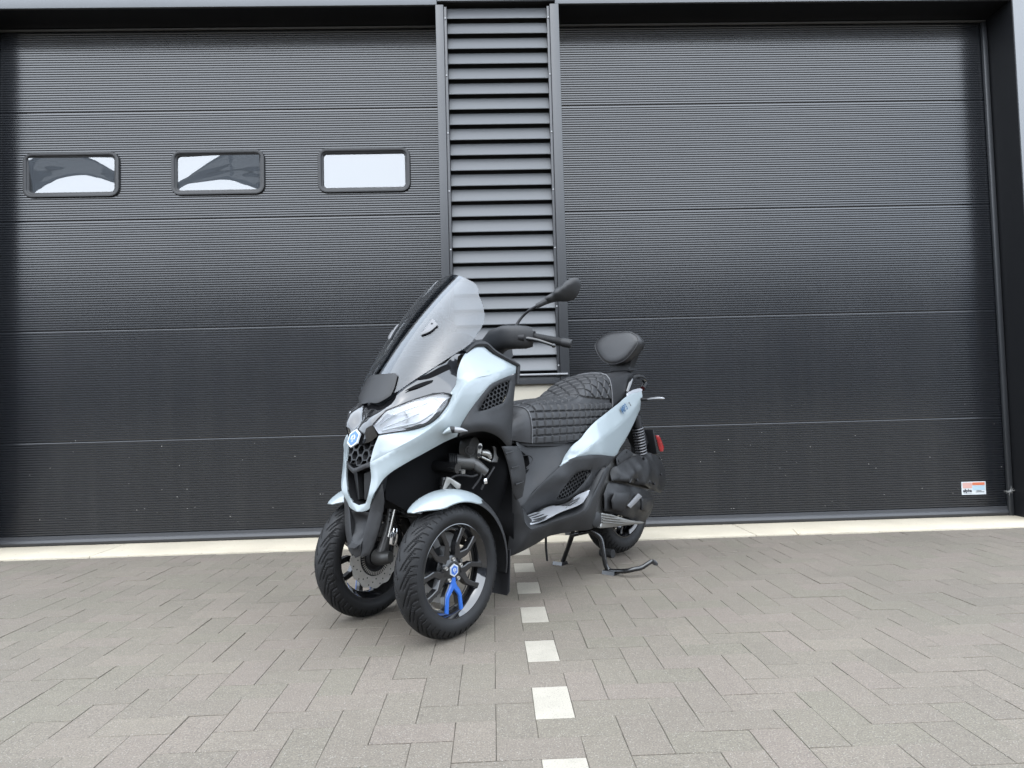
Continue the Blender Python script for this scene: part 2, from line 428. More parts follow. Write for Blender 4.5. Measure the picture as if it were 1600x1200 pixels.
def rough_mat(name, col, sc1=160, a1=0.12, sc2=2.5, a2=0.08, rough=0.85, spots=None):
    m = bpy.data.materials.new(name); m.use_nodes = True; n = m.node_tree.nodes; l = m.node_tree.links; b = n['Principled BSDF']
    geo = n.new('ShaderNodeNewGeometry'); f = None
    for sc, a in ((sc1, a1), (sc2, a2)):
        q = n.new('ShaderNodeTexNoise'); q.inputs['Scale'].default_value = sc; q.inputs['Detail'].default_value = 5; l.new(geo.outputs['Position'], q.inputs['Vector'])
        r = n.new('ShaderNodeMapRange'); r.inputs['From Min'].default_value = 0.28; r.inputs['From Max'].default_value = 0.72
        r.inputs['To Min'].default_value = 1-a; r.inputs['To Max'].default_value = 1+a; l.new(q.outputs['Fac'], r.inputs['Value'])
        if f is None: f = r.outputs['Result']; nb = q
        else:
            k = n.new('ShaderNodeMath'); k.operation = 'MULTIPLY'; l.new(f, k.inputs[0]); l.new(r.outputs['Result'], k.inputs[1]); f = k.outputs[0]
    s_ = n.new('ShaderNodeVectorMath'); s_.operation = 'SCALE'; s_.inputs[0].default_value = col; l.new(f, s_.inputs['Scale'])
    colout = s_.outputs['Vector']
    if spots:   # small worn specks: (scale, share, colour)
        vo = n.new('ShaderNodeTexVoronoi'); vo.inputs['Scale'].default_value = spots[0]; l.new(geo.outputs['Position'], vo.inputs['Vector'])
        sp = n.new('ShaderNodeSeparateColor'); l.new(vo.outputs['Color'], sp.inputs['Color'])
        gt = n.new('ShaderNodeMath'); gt.operation = 'GREATER_THAN'; gt.inputs[1].default_value = 1-spots[1]; l.new(sp.outputs['Red'], gt.inputs[0])
        nr = n.new('ShaderNodeMath'); nr.operation = 'LESS_THAN'; nr.inputs[1].default_value = 0.3; l.new(vo.outputs['Distance'], nr.inputs[0])
        k = n.new('ShaderNodeMath'); k.operation = 'MULTIPLY'; l.new(gt.outputs[0], k.inputs[0]); l.new(nr.outputs[0], k.inputs[1])
        mx = n.new('ShaderNodeMix'); mx.data_type = 'RGBA'; l.new(k.outputs[0], mx.inputs['Factor']); l.new(colout, mx.inputs['A']); mx.inputs['B'].default_value = (*spots[2], 1)
        colout = mx.outputs['Result']
    l.new(colout, b.inputs['Base Color']); b.inputs['Roughness'].default_value = rough
    bp = n.new('ShaderNodeBump'); bp.inputs['Strength'].default_value = 0.35; bp.inputs['Distance'].default_value = 0.001
    l.new(nb.outputs['Fac'], bp.inputs['Height']); l.new(bp.outputs['Normal'], b.inputs['Normal'])
    return m
ROADW = rough_mat('white_road_paint', (0.240, 0.220, 0.182), 260, 0.14, 9, 0.10, 0.8, spots=(240, 0.20, (0.13, 0.12, 0.10)))
SAND = rough_mat('joint_sand', (0.076, 0.066, 0.051), 300, 0.4, 4, 0.25, 0.95)
CONC = rough_mat('cream_concrete', (0.355, 0.315, 0.245), 120, 0.06, 2.2, 0.12, 0.85, spots=(55, 0.05, (0.26, 0.23, 0.18)))
PLASTER = rough_mat('cream_plaster', (0.33, 0.30, 0.245), 200, 0.05, 2, 0.04, 0.9)
def coated(name, col, rough, dust=None, ior_spec=0.5):
    """powder-coated metal with faint soiling; dust = (height to which pale dust specks rise)"""
    m = bpy.data.materials.new(name); m.use_nodes = True; n = m.node_tree.nodes; l = m.node_tree.links; b = n['Principled BSDF']
    b.inputs['Specular IOR Level'].default_value = ior_spec
    geo = n.new('ShaderNodeNewGeometry'); q = n.new('ShaderNodeTexNoise'); q.inputs['Scale'].default_value = 1.7; q.inputs['Detail'].default_value = 7
    l.new(geo.outputs['Position'], q.inputs['Vector'])
    r = n.new('ShaderNodeMapRange'); r.inputs['From Min'].default_value = 0.3; r.inputs['From Max'].default_value = 0.7
    r.inputs['To Min'].default_value = rough*0.88; r.inputs['To Max'].default_value = rough*1.12
    l.new(q.outputs['Fac'], r.inputs['Value']); l.new(r.outputs['Result'], b.inputs['Roughness'])
    b.inputs['Base Color'].default_value = (*col, 1)
    if dust:
        se = n.new('ShaderNodeSeparateXYZ'); l.new(geo.outputs['Position'], se.inputs['Vector'])
        hr = n.new('ShaderNodeMapRange'); hr.inputs['From Min'].default_value = 0; hr.inputs['From Max'].default_value = dust
        hr.inputs['To Min'].default_value = 0.028; hr.inputs['To Max'].default_value = 0.0; l.new(se.outputs['Z'], hr.inputs['Value'])
        vo = n.new('ShaderNodeTexVoronoi'); vo.inputs['Scale'].default_value = 60; l.new(geo.outputs['Position'], vo.inputs['Vector'])
        sp = n.new('ShaderNodeSeparateColor'); l.new(vo.outputs['Color'], sp.inputs['Color'])
        lt = n.new('ShaderNodeMath'); lt.operation = 'LESS_THAN'; l.new(sp.outputs['Red'], lt.inputs[0]); l.new(hr.outputs['Result'], lt.inputs[1])
        nr = n.new('ShaderNodeMath'); nr.operation = 'LESS_THAN'; nr.inputs[1].default_value = 0.16; l.new(vo.outputs['Distance'], nr.inputs[0])
        k = n.new('ShaderNodeMath'); k.operation = 'MULTIPLY'; l.new(lt.outputs[0], k.inputs[0]); l.new(nr.outputs[0], k.inputs[1])
        mx = n.new('ShaderNodeMix'); mx.data_type = 'RGBA'; l.new(k.outputs[0], mx.inputs['Factor'])
        # dried rain streaks and a film of road dust that thins out upwards
        ms = n.new('ShaderNodeVectorMath'); ms.operation = 'MULTIPLY'; ms.inputs[1].default_value = (22, 22, 0.9); l.new(geo.outputs['Position'], ms.inputs[0])
        ns_ = n.new('ShaderNodeTexNoise'); ns_.inputs['Scale'].default_value = 1; ns_.inputs['Detail'].default_value = 5; l.new(ms.outputs['Vector'], ns_.inputs['Vector'])
        s1 = n.new('ShaderNodeMapRange'); s1.inputs['From Min'].default_value = 0.45; s1.inputs['From Max'].default_value = 0.8; l.new(ns_.outputs['Fac'], s1.inputs['Value'])
        s2 = n.new('ShaderNodeMapRange'); s2.inputs['From Min'].default_value = 0; s2.inputs['From Max'].default_value = 2.2
        s2.inputs['To Min'].default_value = 0.07; s2.inputs['To Max'].default_value = 0.01; l.new(se.outputs['Z'], s2.inputs['Value'])
        s3 = n.new('ShaderNodeMath'); s3.operation = 'MULTIPLY'; l.new(s1.outputs['Result'], s3.inputs[0]); l.new(s2.outputs['Result'], s3.inputs[1])
        md = n.new('ShaderNodeMix'); md.data_type = 'RGBA'; l.new(s3.outputs[0], md.inputs['Factor'])
        md.inputs['A'].default_value = (*col, 1); md.inputs['B'].default_value = (0.10, 0.095, 0.085, 1); l.new(md.outputs['Result'], mx.inputs['A'])
        mx.inputs['B'].default_value = (0.30, 0.29, 0.27, 1); l.new(mx.outputs['Result'], b.inputs['Base Color'])
    return m
DOORM = coated('anthracite_door_coating', (0.0080, 0.0090, 0.0112), 0.22, dust=0.9, ior_spec=0.8)
TRIMM = coated('grey_cladding_coating', (0.018, 0.0192, 0.0215), 0.42, ior_spec=0.6)
SLATM = coated('louvre_coating', (0.078, 0.081, 0.085), 0.50, ior_spec=0.45)
FASCM = coated('pale_grey_fascia', (0.062, 0.066, 0.071), 0.36, ior_spec=0.8)
DARKM = coated('black_reveal_coating', (0.006, 0.0063, 0.0072), 0.40, ior_spec=0.4)
SEALM = mat('door_rubber_seal', (0.030, 0.031, 0.034), 0.42)
FRAMEM = mat('window_rubber_frame', (0.016, 0.016, 0.0165), 0.5, spec=0.4)
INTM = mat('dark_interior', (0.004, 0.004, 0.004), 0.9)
ALUM = mat('pale_aluminium', (0.22, 0.22, 0.225), 0.4, 0.5)
OPP = rough_mat('grey_cladding_far', (0.095, 0.105, 0.12), 40, 0.2, 1.0, 0.1, 0.9)

# ---------------- ground
mb = MB(); mb.add([(-60, -80, -0.012), (60, -80, -0.012), (60, YD+0.4, -0.012), (-60, YD+0.4, -0.012)], [(0, 1, 2, 3)])
ground = mb.build('ground', SAND, ang=0, fixn=False); tag(ground, kind='structure')
X0, Y0, PW = 0.0946, 1.3239, 0.105
SILLY = 4.272
def paver_mesh(name, lx, ly, m):
    b = MB(); c = 0.0009; hx, hy = lx/2-0.0008, ly/2-0.0008
    V = []
    for z, i in ((-0.011, 0), (-c, 0), (0, c)):
        V += [(-hx+i, -hy+i, z), (hx-i, -hy+i, z), (hx-i, hy-i, z), (-hx+i, hy-i, z)]
    F = [(8, 9, 10, 11)]
    for k in (0, 4):
        for i in range(4): F.append((k+i, k+(i+1) % 4, k+4+(i+1) % 4, k+4+i))
    me = bpy.data.meshes.new(name); me.from_pydata(V, [], F); me.update(); me.materials.append(m); return me, V, F
MH = paver_mesh('paver_lengthwise', 2*PW, PW, PAVER); MV = paver_mesh('paver_crosswise', PW, 2*PW, PAVER)
MW = paver_mesh('paver_white', PW, 2*PW, ROADW)
mb = MB(); mb.add([(-12, -20, -0.0034), (12, -20, -0.0034), (12, SILLY, -0.0034), (-12, SILLY, -0.0034)], [(0, 1, 2, 3)])
paving = mb.build('paving', SAND, ang=0, fixn=False)
tag(paving, kind='structure')
def to_px(x, y):
    d = Vector((x, y, 0))-M.translation; z = d.dot(_f)
    return (800+1079.2*d.dot(_r)/z, 600-1079.2*d.dot(_u)/z, z) if z > 0.3 else (1e9, 1e9, 1e9)
cells = []
for i in range(-48, 48):
    for j in range(-14, 30):
        m = (i-j) % 4
        if m == 0: c = (X0+PW*(i+1), Y0+PW*(j+0.5), 'H', i, j)
        elif m == 3: c = (X0+PW*(i+0.5), Y0+PW*(j+1), 'V', i, j)
        else: continue
        hy = PW/2 if c[2] == 'H' else PW
        if c[1]-hy > SILLY-0.01: continue
        cells.append(c)
vis = []
for c in cells:
    u, v, z = to_px(c[0], c[1])
    vis.append((z if (-60 < u < 1660 and v < 1290) else 1e6))
order = sorted(range(len(cells)), key=lambda k: vis[k])
white = [k for k in order if cells[k][2] == 'V' and cells[k][3] == 0 and vis[k] < 1e5]
near = set(white) | set([k for k in order if k not in white][:300-len(white)])
fld = MB()
for k in order:
    x, y, t, i, j = cells[k]
    hy = PW/2 if t == 'H' else PW
    dz = random.uniform(-0.0013, 0.0008); rx, ry = random.gauss(0, 0.0028), random.gauss(0, 0.0035); rz = random.gauss(0, 0.005)
    iswhite = t == 'V' and i == 0
    cut = y+hy-SILLY
    if k in near and cut < 0.002:
        o = bpy.data.objects.new('paver', (MW if iswhite else (MH if t == 'H' else MV))[0])
        COL.objects.link(o); o.location = (x, y, dz); o.rotation_euler = (rx, ry, rz); o.parent = paving
        if iswhite: o['label'] = 'white painted paver of the dashed parking line'
    else:
        V, F = (MH if t == 'H' else MV)[1:]
        R = np.array(Matrix.Rotation(rz, 3, 'Z') @ Matrix.Rotation(ry, 3, 'Y') @ Matrix.Rotation(rx, 3, 'X'))
        P = [R@np.array(q)+(x, y, dz) for q in V]
        P = [(q[0], min(q[1], SILLY-0.002), q[2]) for q in P]
        if iswhite and k in near:
            b = MB().add(P, F); o = b.build('paver', ROADW, paving, ang=0); o['label'] = 'white painted paver at the sill'
        else: fld.add(P, F)
o = fld.build('paver_field', PAVERF, paving, ang=0, fixn=False); tag(o, kind='stuff')
# cream concrete strip in front of the doors, cast in long pieces
xs = [-6.0, -2.45, -0.31, 1.62, 3.62, 6.5]
sill = MB().box((0, (SILLY+YD+0.1)/2+0.003, -0.02), (13, YD+0.1-SILLY, 0.02)).build('door_sill', SAND, ang=0)
tag(sill, kind='structure')
for a, b_ in zip(xs[:-1], xs[1:]):
    MB().bbox(((a+b_)/2, (SILLY+YD+0.06)/2+0.004, -0.001), (b_-a-0.004, YD+0.06-SILLY-0.008, 0.018), 0.003).build('sill_slab', CONC, sill, ang=30)

# ---------------- doors
PITCH = 0.01587
def rib_profile(z0, z1):
    """(z, recess) points of the micro-ribbed skin between z0 and z1, with chamfered panel joints"""
    P = [(z0, 0.006), (z0+0.0005, 0.0008)]; z = z0+0.003
    n = int((z1-z0-0.008)/PITCH); p = (z1-z0-0.008)/n
    for k in range(n):
        b = z0+0.003+k*p
        P += [(b+p*0.02, 0.0046), (b+p*0.46, 0.0002), (b+p*0.52, 0), (b+p, 0)]
    P += [(z1-0.0048, 0), (z1-0.0022, 0.0006), (z1, 0.006)]
    return P
SE = [0.068, 0.6887, 1.4340, 2.1799, 2.9267, 3.490]
def strip(mb, P, xa, xb, Y):
    n = len(P); v = [(xa, Y+r, z) for z, r in P]+[(xb, Y+r, z) for z, r in P]
    mb.add(v, [(i, i+n, i+n+1, i+1) for i in range(n-1)])
WIN = [(-3.112, -2.499), (-2.124, -1.523), (-1.134, -0.532)]
WZ = (2.356, 2.636)
def make_door(name, label, xa, xb, windows):
    d = thing(name, label, 'garage door', ((xa+xb)/2, YD, 0))
    for a, b in zip(SE[:-1], SE[1:]):
        mb = MB(); P = rib_profile(a, b)
        if windows and a < WZ[0] < b:
            ia = max(k for k in range(len(P)) if P[k][0] <= WZ[0]+0.016); ib = min(k for k in range(len(P)) if P[k][0] >= WZ[1]-0.016); lo, mid, hi = P[:ia+1], P[ia:ib+1], P[ib:]
            xs = [xa]+[q for w in WIN for q in (w[0]+0.02, w[1]-0.02)]+[xb]
            strip(mb, lo, xa, xb, YD); strip(mb, hi, xa, xb, YD)
            for k in range(0, len(xs), 2): strip(mb, mid, xs[k], xs[k+1], YD)
        else: strip(mb, P, xa, xb, YD)
        mb.box(((xa+xb)/2, YD+0.030, (a+b)/2), (xb-xa, 0.004, b-a-0.004)) if not (windows and a < WZ[0] < b) else None
        local(mb, d).build('door_panel', DOORM, d, ang=0, fixn=False)
    mb = MB()   # rubber sweep: a bulging lip along the bottom
    P = [(0.072, 0.0), (0.070, -0.006), (0.052, -0.007), (0.046, -0.016), (0.030, -0.021), (0.016, -0.017), (0.010, -0.012), (0.009, 0.02)]
    strip(mb, P, xa, xb, YD); local(mb, d).build('bottom_seal', SEALM, d, ang=25, fixn=False)
    mb = MB().box(((xa+xb)/2, YD-0.008, 3.497), (xb-xa, 0.014, 0.009)); local(mb, d).build('top_seal', ALUM, d, ang=0)
    d['kind'] = 'thing'
    return d
def rrect(x0, x1, z0, z1, r, n=6):
    P = []
    for cx, cz, a in ((x1-r, z1-r, 0), (x0+r, z1-r, PI/2), (x0+r, z0+r, PI), (x1-r, z0+r, 1.5*PI)):
        for k in range(n+1):
            t = a+PI/2*k/n; P.append((cx+r*math.cos(t), cz+r*math.sin(t)))
    return P
door_l = make_door('garage_door', 'black ribbed sectional garage door with a row of three small windows', -3.33, -0.300, True)
door_r = make_door('garage_door', 'black ribbed sectional garage door without windows, small sticker low at its right', 0.500, 3.575, False)
def warp(kind, u, v):
    """tilt (down-positive) of the blown acrylic pane at u, v in 0..1"""
    rp = 0.0035*math.sin(30*v+5*math.sin(4.2*u+kind))+0.002*math.sin(17*u-13*v)
    if kind == 0:
        a = 0.30+0.55*math.sin(PI*min(1, max(0, (u+0.15)/1.25)))
        w = 0.20+0.38*(1-u)
        return 0.15*math.exp(-((v-a)/w)**4)+rp
    if kind == 1:
        a = 0.15+0.62*min(1, u*1.6)**0.8 - 0.1*max(0, u-0.5)
        w = 0.11+0.75*max(0, u-0.12)
        return 0.15*math.exp(-((v-a)/w)**4)+rp
    return 0.0
for k, (wa, wb) in enumerate(WIN):
    za, zb = WZ; fr = MB(); secs = []
    for off, y in ((-0.014, 0.004), (-0.0145, -0.010), (-0.011, -0.016), (0.004, -0.018), (0.010, -0.014), (0.012, -0.008), (0.016, -0.007), (0.022, -0.003), (0.024, 0.006), (0.024, 0.03)):
        r = max(0.004, 0.046-off); secs.append([(x, YD+y, z) for x, z in rrect(wa+off, wb-off, za+off, zb-off, r)])
    fr.loft(secs, caps=False)
    f = local(fr, door_l).build('window_frame', FRAMEM, door_l, ang=50)
    nx, nz = 60, 40; G = []; a, b_, c, e = wa+0.022, wb-0.022, za+0.022, zb-0.022
    for i in range(nx+1):
        row = []; hgt = 0.0
        for j in range(nz+1):
            u, v = i/nx, j/nz
            hgt += warp(k, u, v)*(e-c)/nz
            row.append((a+(b_-a)*u, YD+0.004-0.6*hgt*0+0.0-hgt*1.0+0.012*0, c+(e-c)*v))
        m0 = sum(q[1] for q in row)/len(row)
        G.append([(q[0], q[1]-m0+YD+0.006, q[2]) for q in row])
    p = local(MB().grid(G), door_l).build('window_pane', PANE, f, ang=180, fixn=False)
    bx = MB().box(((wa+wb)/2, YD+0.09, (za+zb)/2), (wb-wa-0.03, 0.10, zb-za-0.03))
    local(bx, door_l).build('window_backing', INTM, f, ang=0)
# sticker low on the right door
sx0, sx1, sz0, sz1 = 3.226, 3.397, 0.157, 0.246
def flat(name, m, parent, x0, x1, z0, z1, y):
    b = MB().box(((x0+x1)/2, y, (z0+z1)/2), (x1-x0, 0.0008, z1-z0)); return local(b, door_r).build(name, m, parent, ang=0)
ys = YD-0.0012
STW = mat('sticker_paper', (0.42, 0.44, 0.45), 0.35); STO = mat('sticker_orange', (0.42, 0.12, 0.06), 0.4); STP = mat('sticker_pink', (0.40, 0.24, 0.21), 0.4); STB = mat('sticker_light_blue', (0.27, 0.36, 0.41), 0.4)
sticker = flat('sticker', STW, door_r, sx0, sx1, sz0, sz1, ys); sticker['label'] = 'small pale blue and orange maker sticker'
flat('print_block', STP, sticker, sx0+0.008, sx0+0.073, sz1-0.044, sz1-0.006, ys-0.001)
flat('print_block', STO, sticker, sx0+0.076, sx1-0.008, sz1-0.025, sz1-0.006, ys-0.001)
flat('print_block', STB, sticker, sx0+0.076, sx1-0.008, sz0+0.030, sz1-0.026, ys-0.001)
flat('print_line', PRINTK, sticker, sx0+0.104, sx1-0.032, sz0+0.0235, sz0+0.0265, ys-0.001)
flat('print_line', PRINTK, sticker, sx0+0.098, sx1-0.012, sz0+0.0155, sz0+0.019, ys-0.001)
flat('print_line', PRINTK, sticker, sx0+0.012, sx0+0.072, sz0+0.0095, sz0+0.011, ys-0.001)
def text_mesh(name, body, size, m, parent, Mx, extrude=0.0003, shear=0.0, bold=0.0):
    c = bpy.data.curves.new(name, 'FONT'); c.body = body; c.size = size; c.extrude = extrude; c.shear = shear; c.offset = bold
    c.resolution_u = 4; t = bpy.data.objects.new(name, c); COL.objects.link(t)
    dg = bpy.context.evaluated_depsgraph_get(); me = bpy.data.meshes.new_from_object(t.evaluated_get(dg))
    bpy.data.objects.remove(t); bpy.data.curves.remove(c)
    me.transform(Mx); me.materials.append(m); o = bpy.data.objects.new(name, me); COL.objects.link(o); o.parent = parent; return o
L_ = door_r.location
text_mesh('print_word', 'alpha', 0.030, PRINTK, sticker, Matrix.Translation((sx0+0.009-L_.x, ys-0.0012-L_.y, sz0+0.0185)) @ Matrix.Rotation(PI/2, 4, 'X'), bold=0.0012)

# ---------------- building front: fascia, soffits, reveals, pier
bd = thing('building_facade', 'dark metal-clad building front with deep door recesses and pale grey edge trims', 'building', (0, YF, 0))
def part(mb, name, m, parent, ang=30): return local(mb, parent).build(name, m, parent, ang=ang)
xl, xr = -3.33, 3.575
part(MB().bbox((-3.85, YF+0.012, 3.615), (7.11, 0.02, 0.22), 0.003), 'fascia', FASCM, bd)
part(MB().bbox((0.0955, YF+0.002, 3.634), (0.775, 0.02, 0.22), 0.003), 'fascia', FASCM, bd)
part(MB().bbox((4.0, YF+0.012, 3.615), (7.03, 0.02, 0.22), 0.003), 'fascia', FASCM, bd)
part(MB().box((-1.84, (YF+YD+0.04)/2+0.012, 3.5165), (3.08, YD+0.04-YF, 0.020)), 'soffit', DARKM, bd, 0)
part(MB().box((2.07, (YF+YD+0.04)/2+0.012, 3.5165), (3.13, YD+0.04-YF, 0.020)), 'soffit', DARKM, bd, 0)
part(MB().box((xl-0.012, (YF+YD+0.04)/2, 1.755), (0.022, YD+0.04-YF, 3.50)), 'reveal', DARKM, bd, 0)
part(MB().box((xr+0.012, (YF+YD+0.04)/2, 1.755), (0.022, YD+0.04-YF, 3.50)), 'reveal', DARKM, bd, 0)
part(MB().bbox((xr+0.55, YF+0.005, 1.755), (1.09, 0.022, 3.49), 0.003), 'pier', FASCM, bd)
part(MB().bbox((xl-0.55, YF+0.005, 1.755), (1.09, 0.022, 3.49), 0.003), 'pier', FASCM, bd)
part(MB().bbox((xr-0.022, YD-0.016, 1.745), (0.036, 0.026, 3.478), 0.008), 'door_track', TRIMM, bd)
part(MB().bbox((xl+0.022, YD-0.016, 1.745), (0.036, 0.026, 3.478), 0.008), 'door_track', TRIMM, bd)
part(MB().box((0.101, YF+0.14, 0.50), (0.79, 0.20, 0.99)), 'plinth', PLASTER, bd, 0)
part(MB().box((0.101, YF+0.17, 2.25), (0.79, 0.20, 2.50)), 'louvre_backing', INTM, bd, 0)
part(MB().box((0, YD+0.35, 1.82), (14, 0.1, 3.8)), 'rear_wall', INTM, bd, 0)
part(MB().box((0, YF+0.33, 3.625), (14, 0.60, 0.185)), 'roof_edge', INTM, bd, 0)
# louvred strip between the doors
lv = thing('louvre_panel', 'tall grey louvred strip of horizontal slats between the two garage doors', 'louvre', (0.1, YF, 1.0))
mslat = None
for k in range(24):
    z = 1.075+0.102*k
    if mslat is None:
        P = [(0.060, 0.0885), (0.034, 0.0865), (0.006, 0.0085), (0.0, 0.004), (0.0005, 0.0), (0.008, 0.001), (0.012, 0.004), (0.040, 0.082)]
        b = MB(); n = len(P); x0, x1 = -0.330, 0.330
        v = [(x0, y, zz) for y, zz in P]+[(x1, y, zz) for y, zz in P]
        b.add(v, [(i, (i+1) % n, (i+1) % n+n, i+n) for i in range(n)]+[tuple(range(n)), tuple(range(2*n-1, n-1, -1))])
        o = b.build('slat', SLATM, lv, ang=50); mslat = o.data
    else:
        o = bpy.data.objects.new('slat', mslat); COL.objects.link(o); o.parent = lv
    o.location = (0.0, 0.020, z-1.0)
for xa, xb in ((-0.305, -0.252), (0.449, 0.509)):
    part(MB().bbox(((xa+xb)/2, YF+0.012, 2.240), (xb-xa, 0.026, 2.53), 0.004), 'edge_trim', TRIMM, lv)
    part(MB().box(((xa+xb)/2, YF+0.15, 1.755), (xb-xa-0.004, 0.24, 3.49)), 'edge_return', TRIMM, lv, 0)
for xa, xb in ((-0.251, -0.232), (0.430, 0.448)):
    part(MB().bbox(((xa+xb)/2, YF+0.018, 2.26), (xb-xa, 0.02, 2.47), 0.003), 'flange', TRIMM, lv)
    ms = None
    for k in range(7):
        q = part(MB().lathe([(0, 0), (0.0055, 0.0), (0.0055, 0.003), (0.003, 0.0045), (0, 0.0047)], ((xa+xb)/2, YF+0.0075, 1.105+0.385*k), (0, -1, 0), 10), 'screw', ALUM, lv)
part(MB().bbox((0.101, YF+0.004, 1.048), (0.79, 0.05, 0.012), 0.002), 'flashing', ALUM, lv)
part(MB().bbox((0.101, YF+0.025, 1.014), (0.79, 0.03, 0.052), 0.002), 'base_rail', SEALM, lv)
# the dark building across the yard, behind the camera: it shows only as a reflection
ob = thing('yard_building', 'low dark flat-roofed building across the yard, mirrored in the door windows', 'building', (0, -17, 0))
local(MB().box((0, -19, 3.0), (46, 4, 6.0)), ob).build('wall', OPP, ob, ang=0)
local(MB().box((0, -18.95, 6.08), (46.4, 4.3, 0.16)), ob).build('roof_edge', ALUM, ob, ang=0)
for k in range(15):  # windows and doors invented to give the mirrored building some detail
    local(MB().box((-21+3*k, -16.98, 4.2), (1.5, 0.06, 1.1)), ob).build('added_window', LEDW if k % 3 else GLOSSB, ob, ang=0)
    local(MB().box((-21+3*k, -16.98, 1.3), (1.9, 0.06, 2.4)), ob).build('added_roller_door', TRIMM if k % 2 else SEALM, ob, ang=0)

# ---------------- small things by the sill
gs = thing('grass_stem', 'short dry grass stem standing at the edge of the cream sill below the right door', 'grass stem', (1.873, 4.262, 0.0))
MB().tube([(0.010, 0, -0.004), (-0.012, 0.004, 0.022), (-0.030, 0.002, 0.040)], [.0016, .0013, .0006], 5, 3).build('stalk', mat('dry_straw', (0.16, 0.12, 0.06), 0.8), gs)
MB().tube([(0.004, 0, 0.004), (0.016, -0.006, 0.016)], [.0013, .0005], 5, 1).build('leaf', mat('dry_leaf', (0.12, 0.10, 0.05), 0.8), gs)
cw = thing('cobweb', 'small torn pale cobweb on the foot of the door track right of the sticker', 'cobweb', (3.545, YD-0.033, 0.178))
rnd = random.Random(3); wb = MB()
for k in range(15):
    a = rnd.uniform(0, 2*PI); r = rnd.uniform(0.012, 0.048); e = np.array((r*math.cos(a)*1.25, rnd.uniform(-.002, .002), r*math.sin(a)*0.7))
    wb.tube([(0, 0, 0), e*0.55+np.array((0, 0, -0.002)), e], [.0010, .0008, .0004], 4, 2)
wb.sphere((0, 0, 0), 0.0045, 8)
wb.build('web', mat('dusty_web', (0.30, 0.30, 0.29), 0.9), cw)

# ------------------------------------------------------------------ the scooter: local x forward, y to its left, z up
SC = thing('three_wheeled_scooter', 'pale blue-grey three-wheeled scooter with tall smoked windscreen standing on its centre stand', 'scooter', (-0.371, 2.681, 0.0), math.radians(228.1))
def one(mb, name, m, parent=None, ang=38): return mb.build(name, m, parent or SC, ang=ang)
def both(mb, name, m, parent=None, ang=38):
    if parent is None or not isinstance(parent, tuple): parent = (parent or SC, parent or SC)
    return (mb.build(name, m, parent[0], ang=ang), mb.mirror().build(name, m, parent[1], ang=ang))
def mir(P): return [(x, -y, z) for x, y, z in P]
def sym(P, c0=True, c1=True):
    """left-half polyline running from centre to centre -> full closed outline"""
    return list(P)+[q for q in mir(P)[::-1] if abs(q[1]) > 1e-3]
VD = (0.64, 0.77, 0.0)

# ---- dark filler core added behind the panels to stop see-through, coloured like shade
mb = MB()
def ringyz(x, hw, z0, z1, n=4): return [(x, -hw, z0), (x, hw, z0), (x, hw*1.0, z1), (x, -hw*1.0, z1)]
mb.loft([ringyz(0.10, 0.05, 0.50, 0.80), ringyz(0.02, 0.075, 0.45, 0.88), ringyz(-0.20, 0.10, 0.42, 1.00), ringyz(-0.36, 0.13, 0.30, 1.00), ringyz(-0.42, 0.15, 0.26, 0.70), ringyz(-0.60, 0.13, 0.25, 0.55), ringyz(-0.95, 0.13, 0.25, 0.58), ringyz(-1.15, 0.12, 0.34, 0.70), ringyz(-1.45, 0.09, 0.58, 0.84), ringyz(-1.62, 0.07, 0.68, 0.88)])
one(mb, 'filler_core', DEEP, ang=30)
# wheel-arch liner behind each front wheel
ln = panel([(-0.096,0.240,0.721), (-0.176,0.250,0.744), (-0.297,0.250,0.727), (-0.393,0.240,0.674), (-0.437,0.215,0.450), (-0.458,0.190,0.230), (-0.487,0.100,0.215), (-0.36,0.06,0.35), (-0.34,0.06,0.70), (-0.16,0.08,0.80)], D=(0.8, 0.6, 0), t=0.004, res=0.03)
both(ln, 'wheel_arch_liner', DEEP)

# ---- pale front fairing: an upper and a lower face meeting along a crease
cre = [(-0.419,0.263,0.995), (-0.249,0.284,0.957), (-0.147,0.284,0.939), (-0.085,0.283,0.910), (-0.045,0.278,0.856), (-0.003,0.266,0.806), (0.043,0.237,0.758), (0.103,0.193,0.716), (0.145,0.137,0.679), (0.185,0.072,0.642)]
up = [(-0.233,0.235,1.073), (-0.249,0.236,1.073), (-0.288,0.245,1.046), (-0.347,0.254,1.025)]
inn = [(0.172,0.078,0.693), (0.157,0.090,0.738), (0.070,0.157,0.751), (0.041,0.180,0.759), (0.021,0.207,0.771), (-0.007,0.232,0.798), (-0.047,0.242,0.844), (-0.072,0.237,0.876), (-0.065,0.234,0.885), (-0.101,0.229,0.918), (-0.109,0.227,0.947), (-0.112,0.229,0.973), (-0.151,0.233,1.038)]
fp = panel(up+cre+inn, lam=6e-5, inner= [(-0.226,0.256,1.008), (-0.145,0.264,0.967), (-0.311,0.264,0.993)], D=(0.55, 0.75, 0.35), res=0.016, t=0.006, roll=0.0015)
low = [(0.185,0.070,0.639), (0.183,0.075,0.589), (0.186,0.066,0.545), (0.183,0.043,0.498), (0.183,0.030,0.491), (0.185,0.000,0.485), (0.191,0.000,0.463), (0.185,0.030,0.464), (0.183,0.060,0.475), (0.191,0.090,0.522), (0.185,0.105,0.547), (0.167,0.122,0.582), (0.157,0.132,0.595), (0.140,0.150,0.613), (0.094,0.181,0.643), (0.028,0.211,0.677), (-0.027,0.238,0.706), (-0.073,0.256,0.724), (-0.077,0.262,0.740), (-0.082,0.268,0.763), (-0.101,0.275,0.794), (-0.137,0.282,0.836), (-0.193,0.286,0.887), (-0.221,0.286,0.909), (-0.250,0.285,0.924), (-0.357,0.273,0.954), (-0.414,0.263,0.967)]
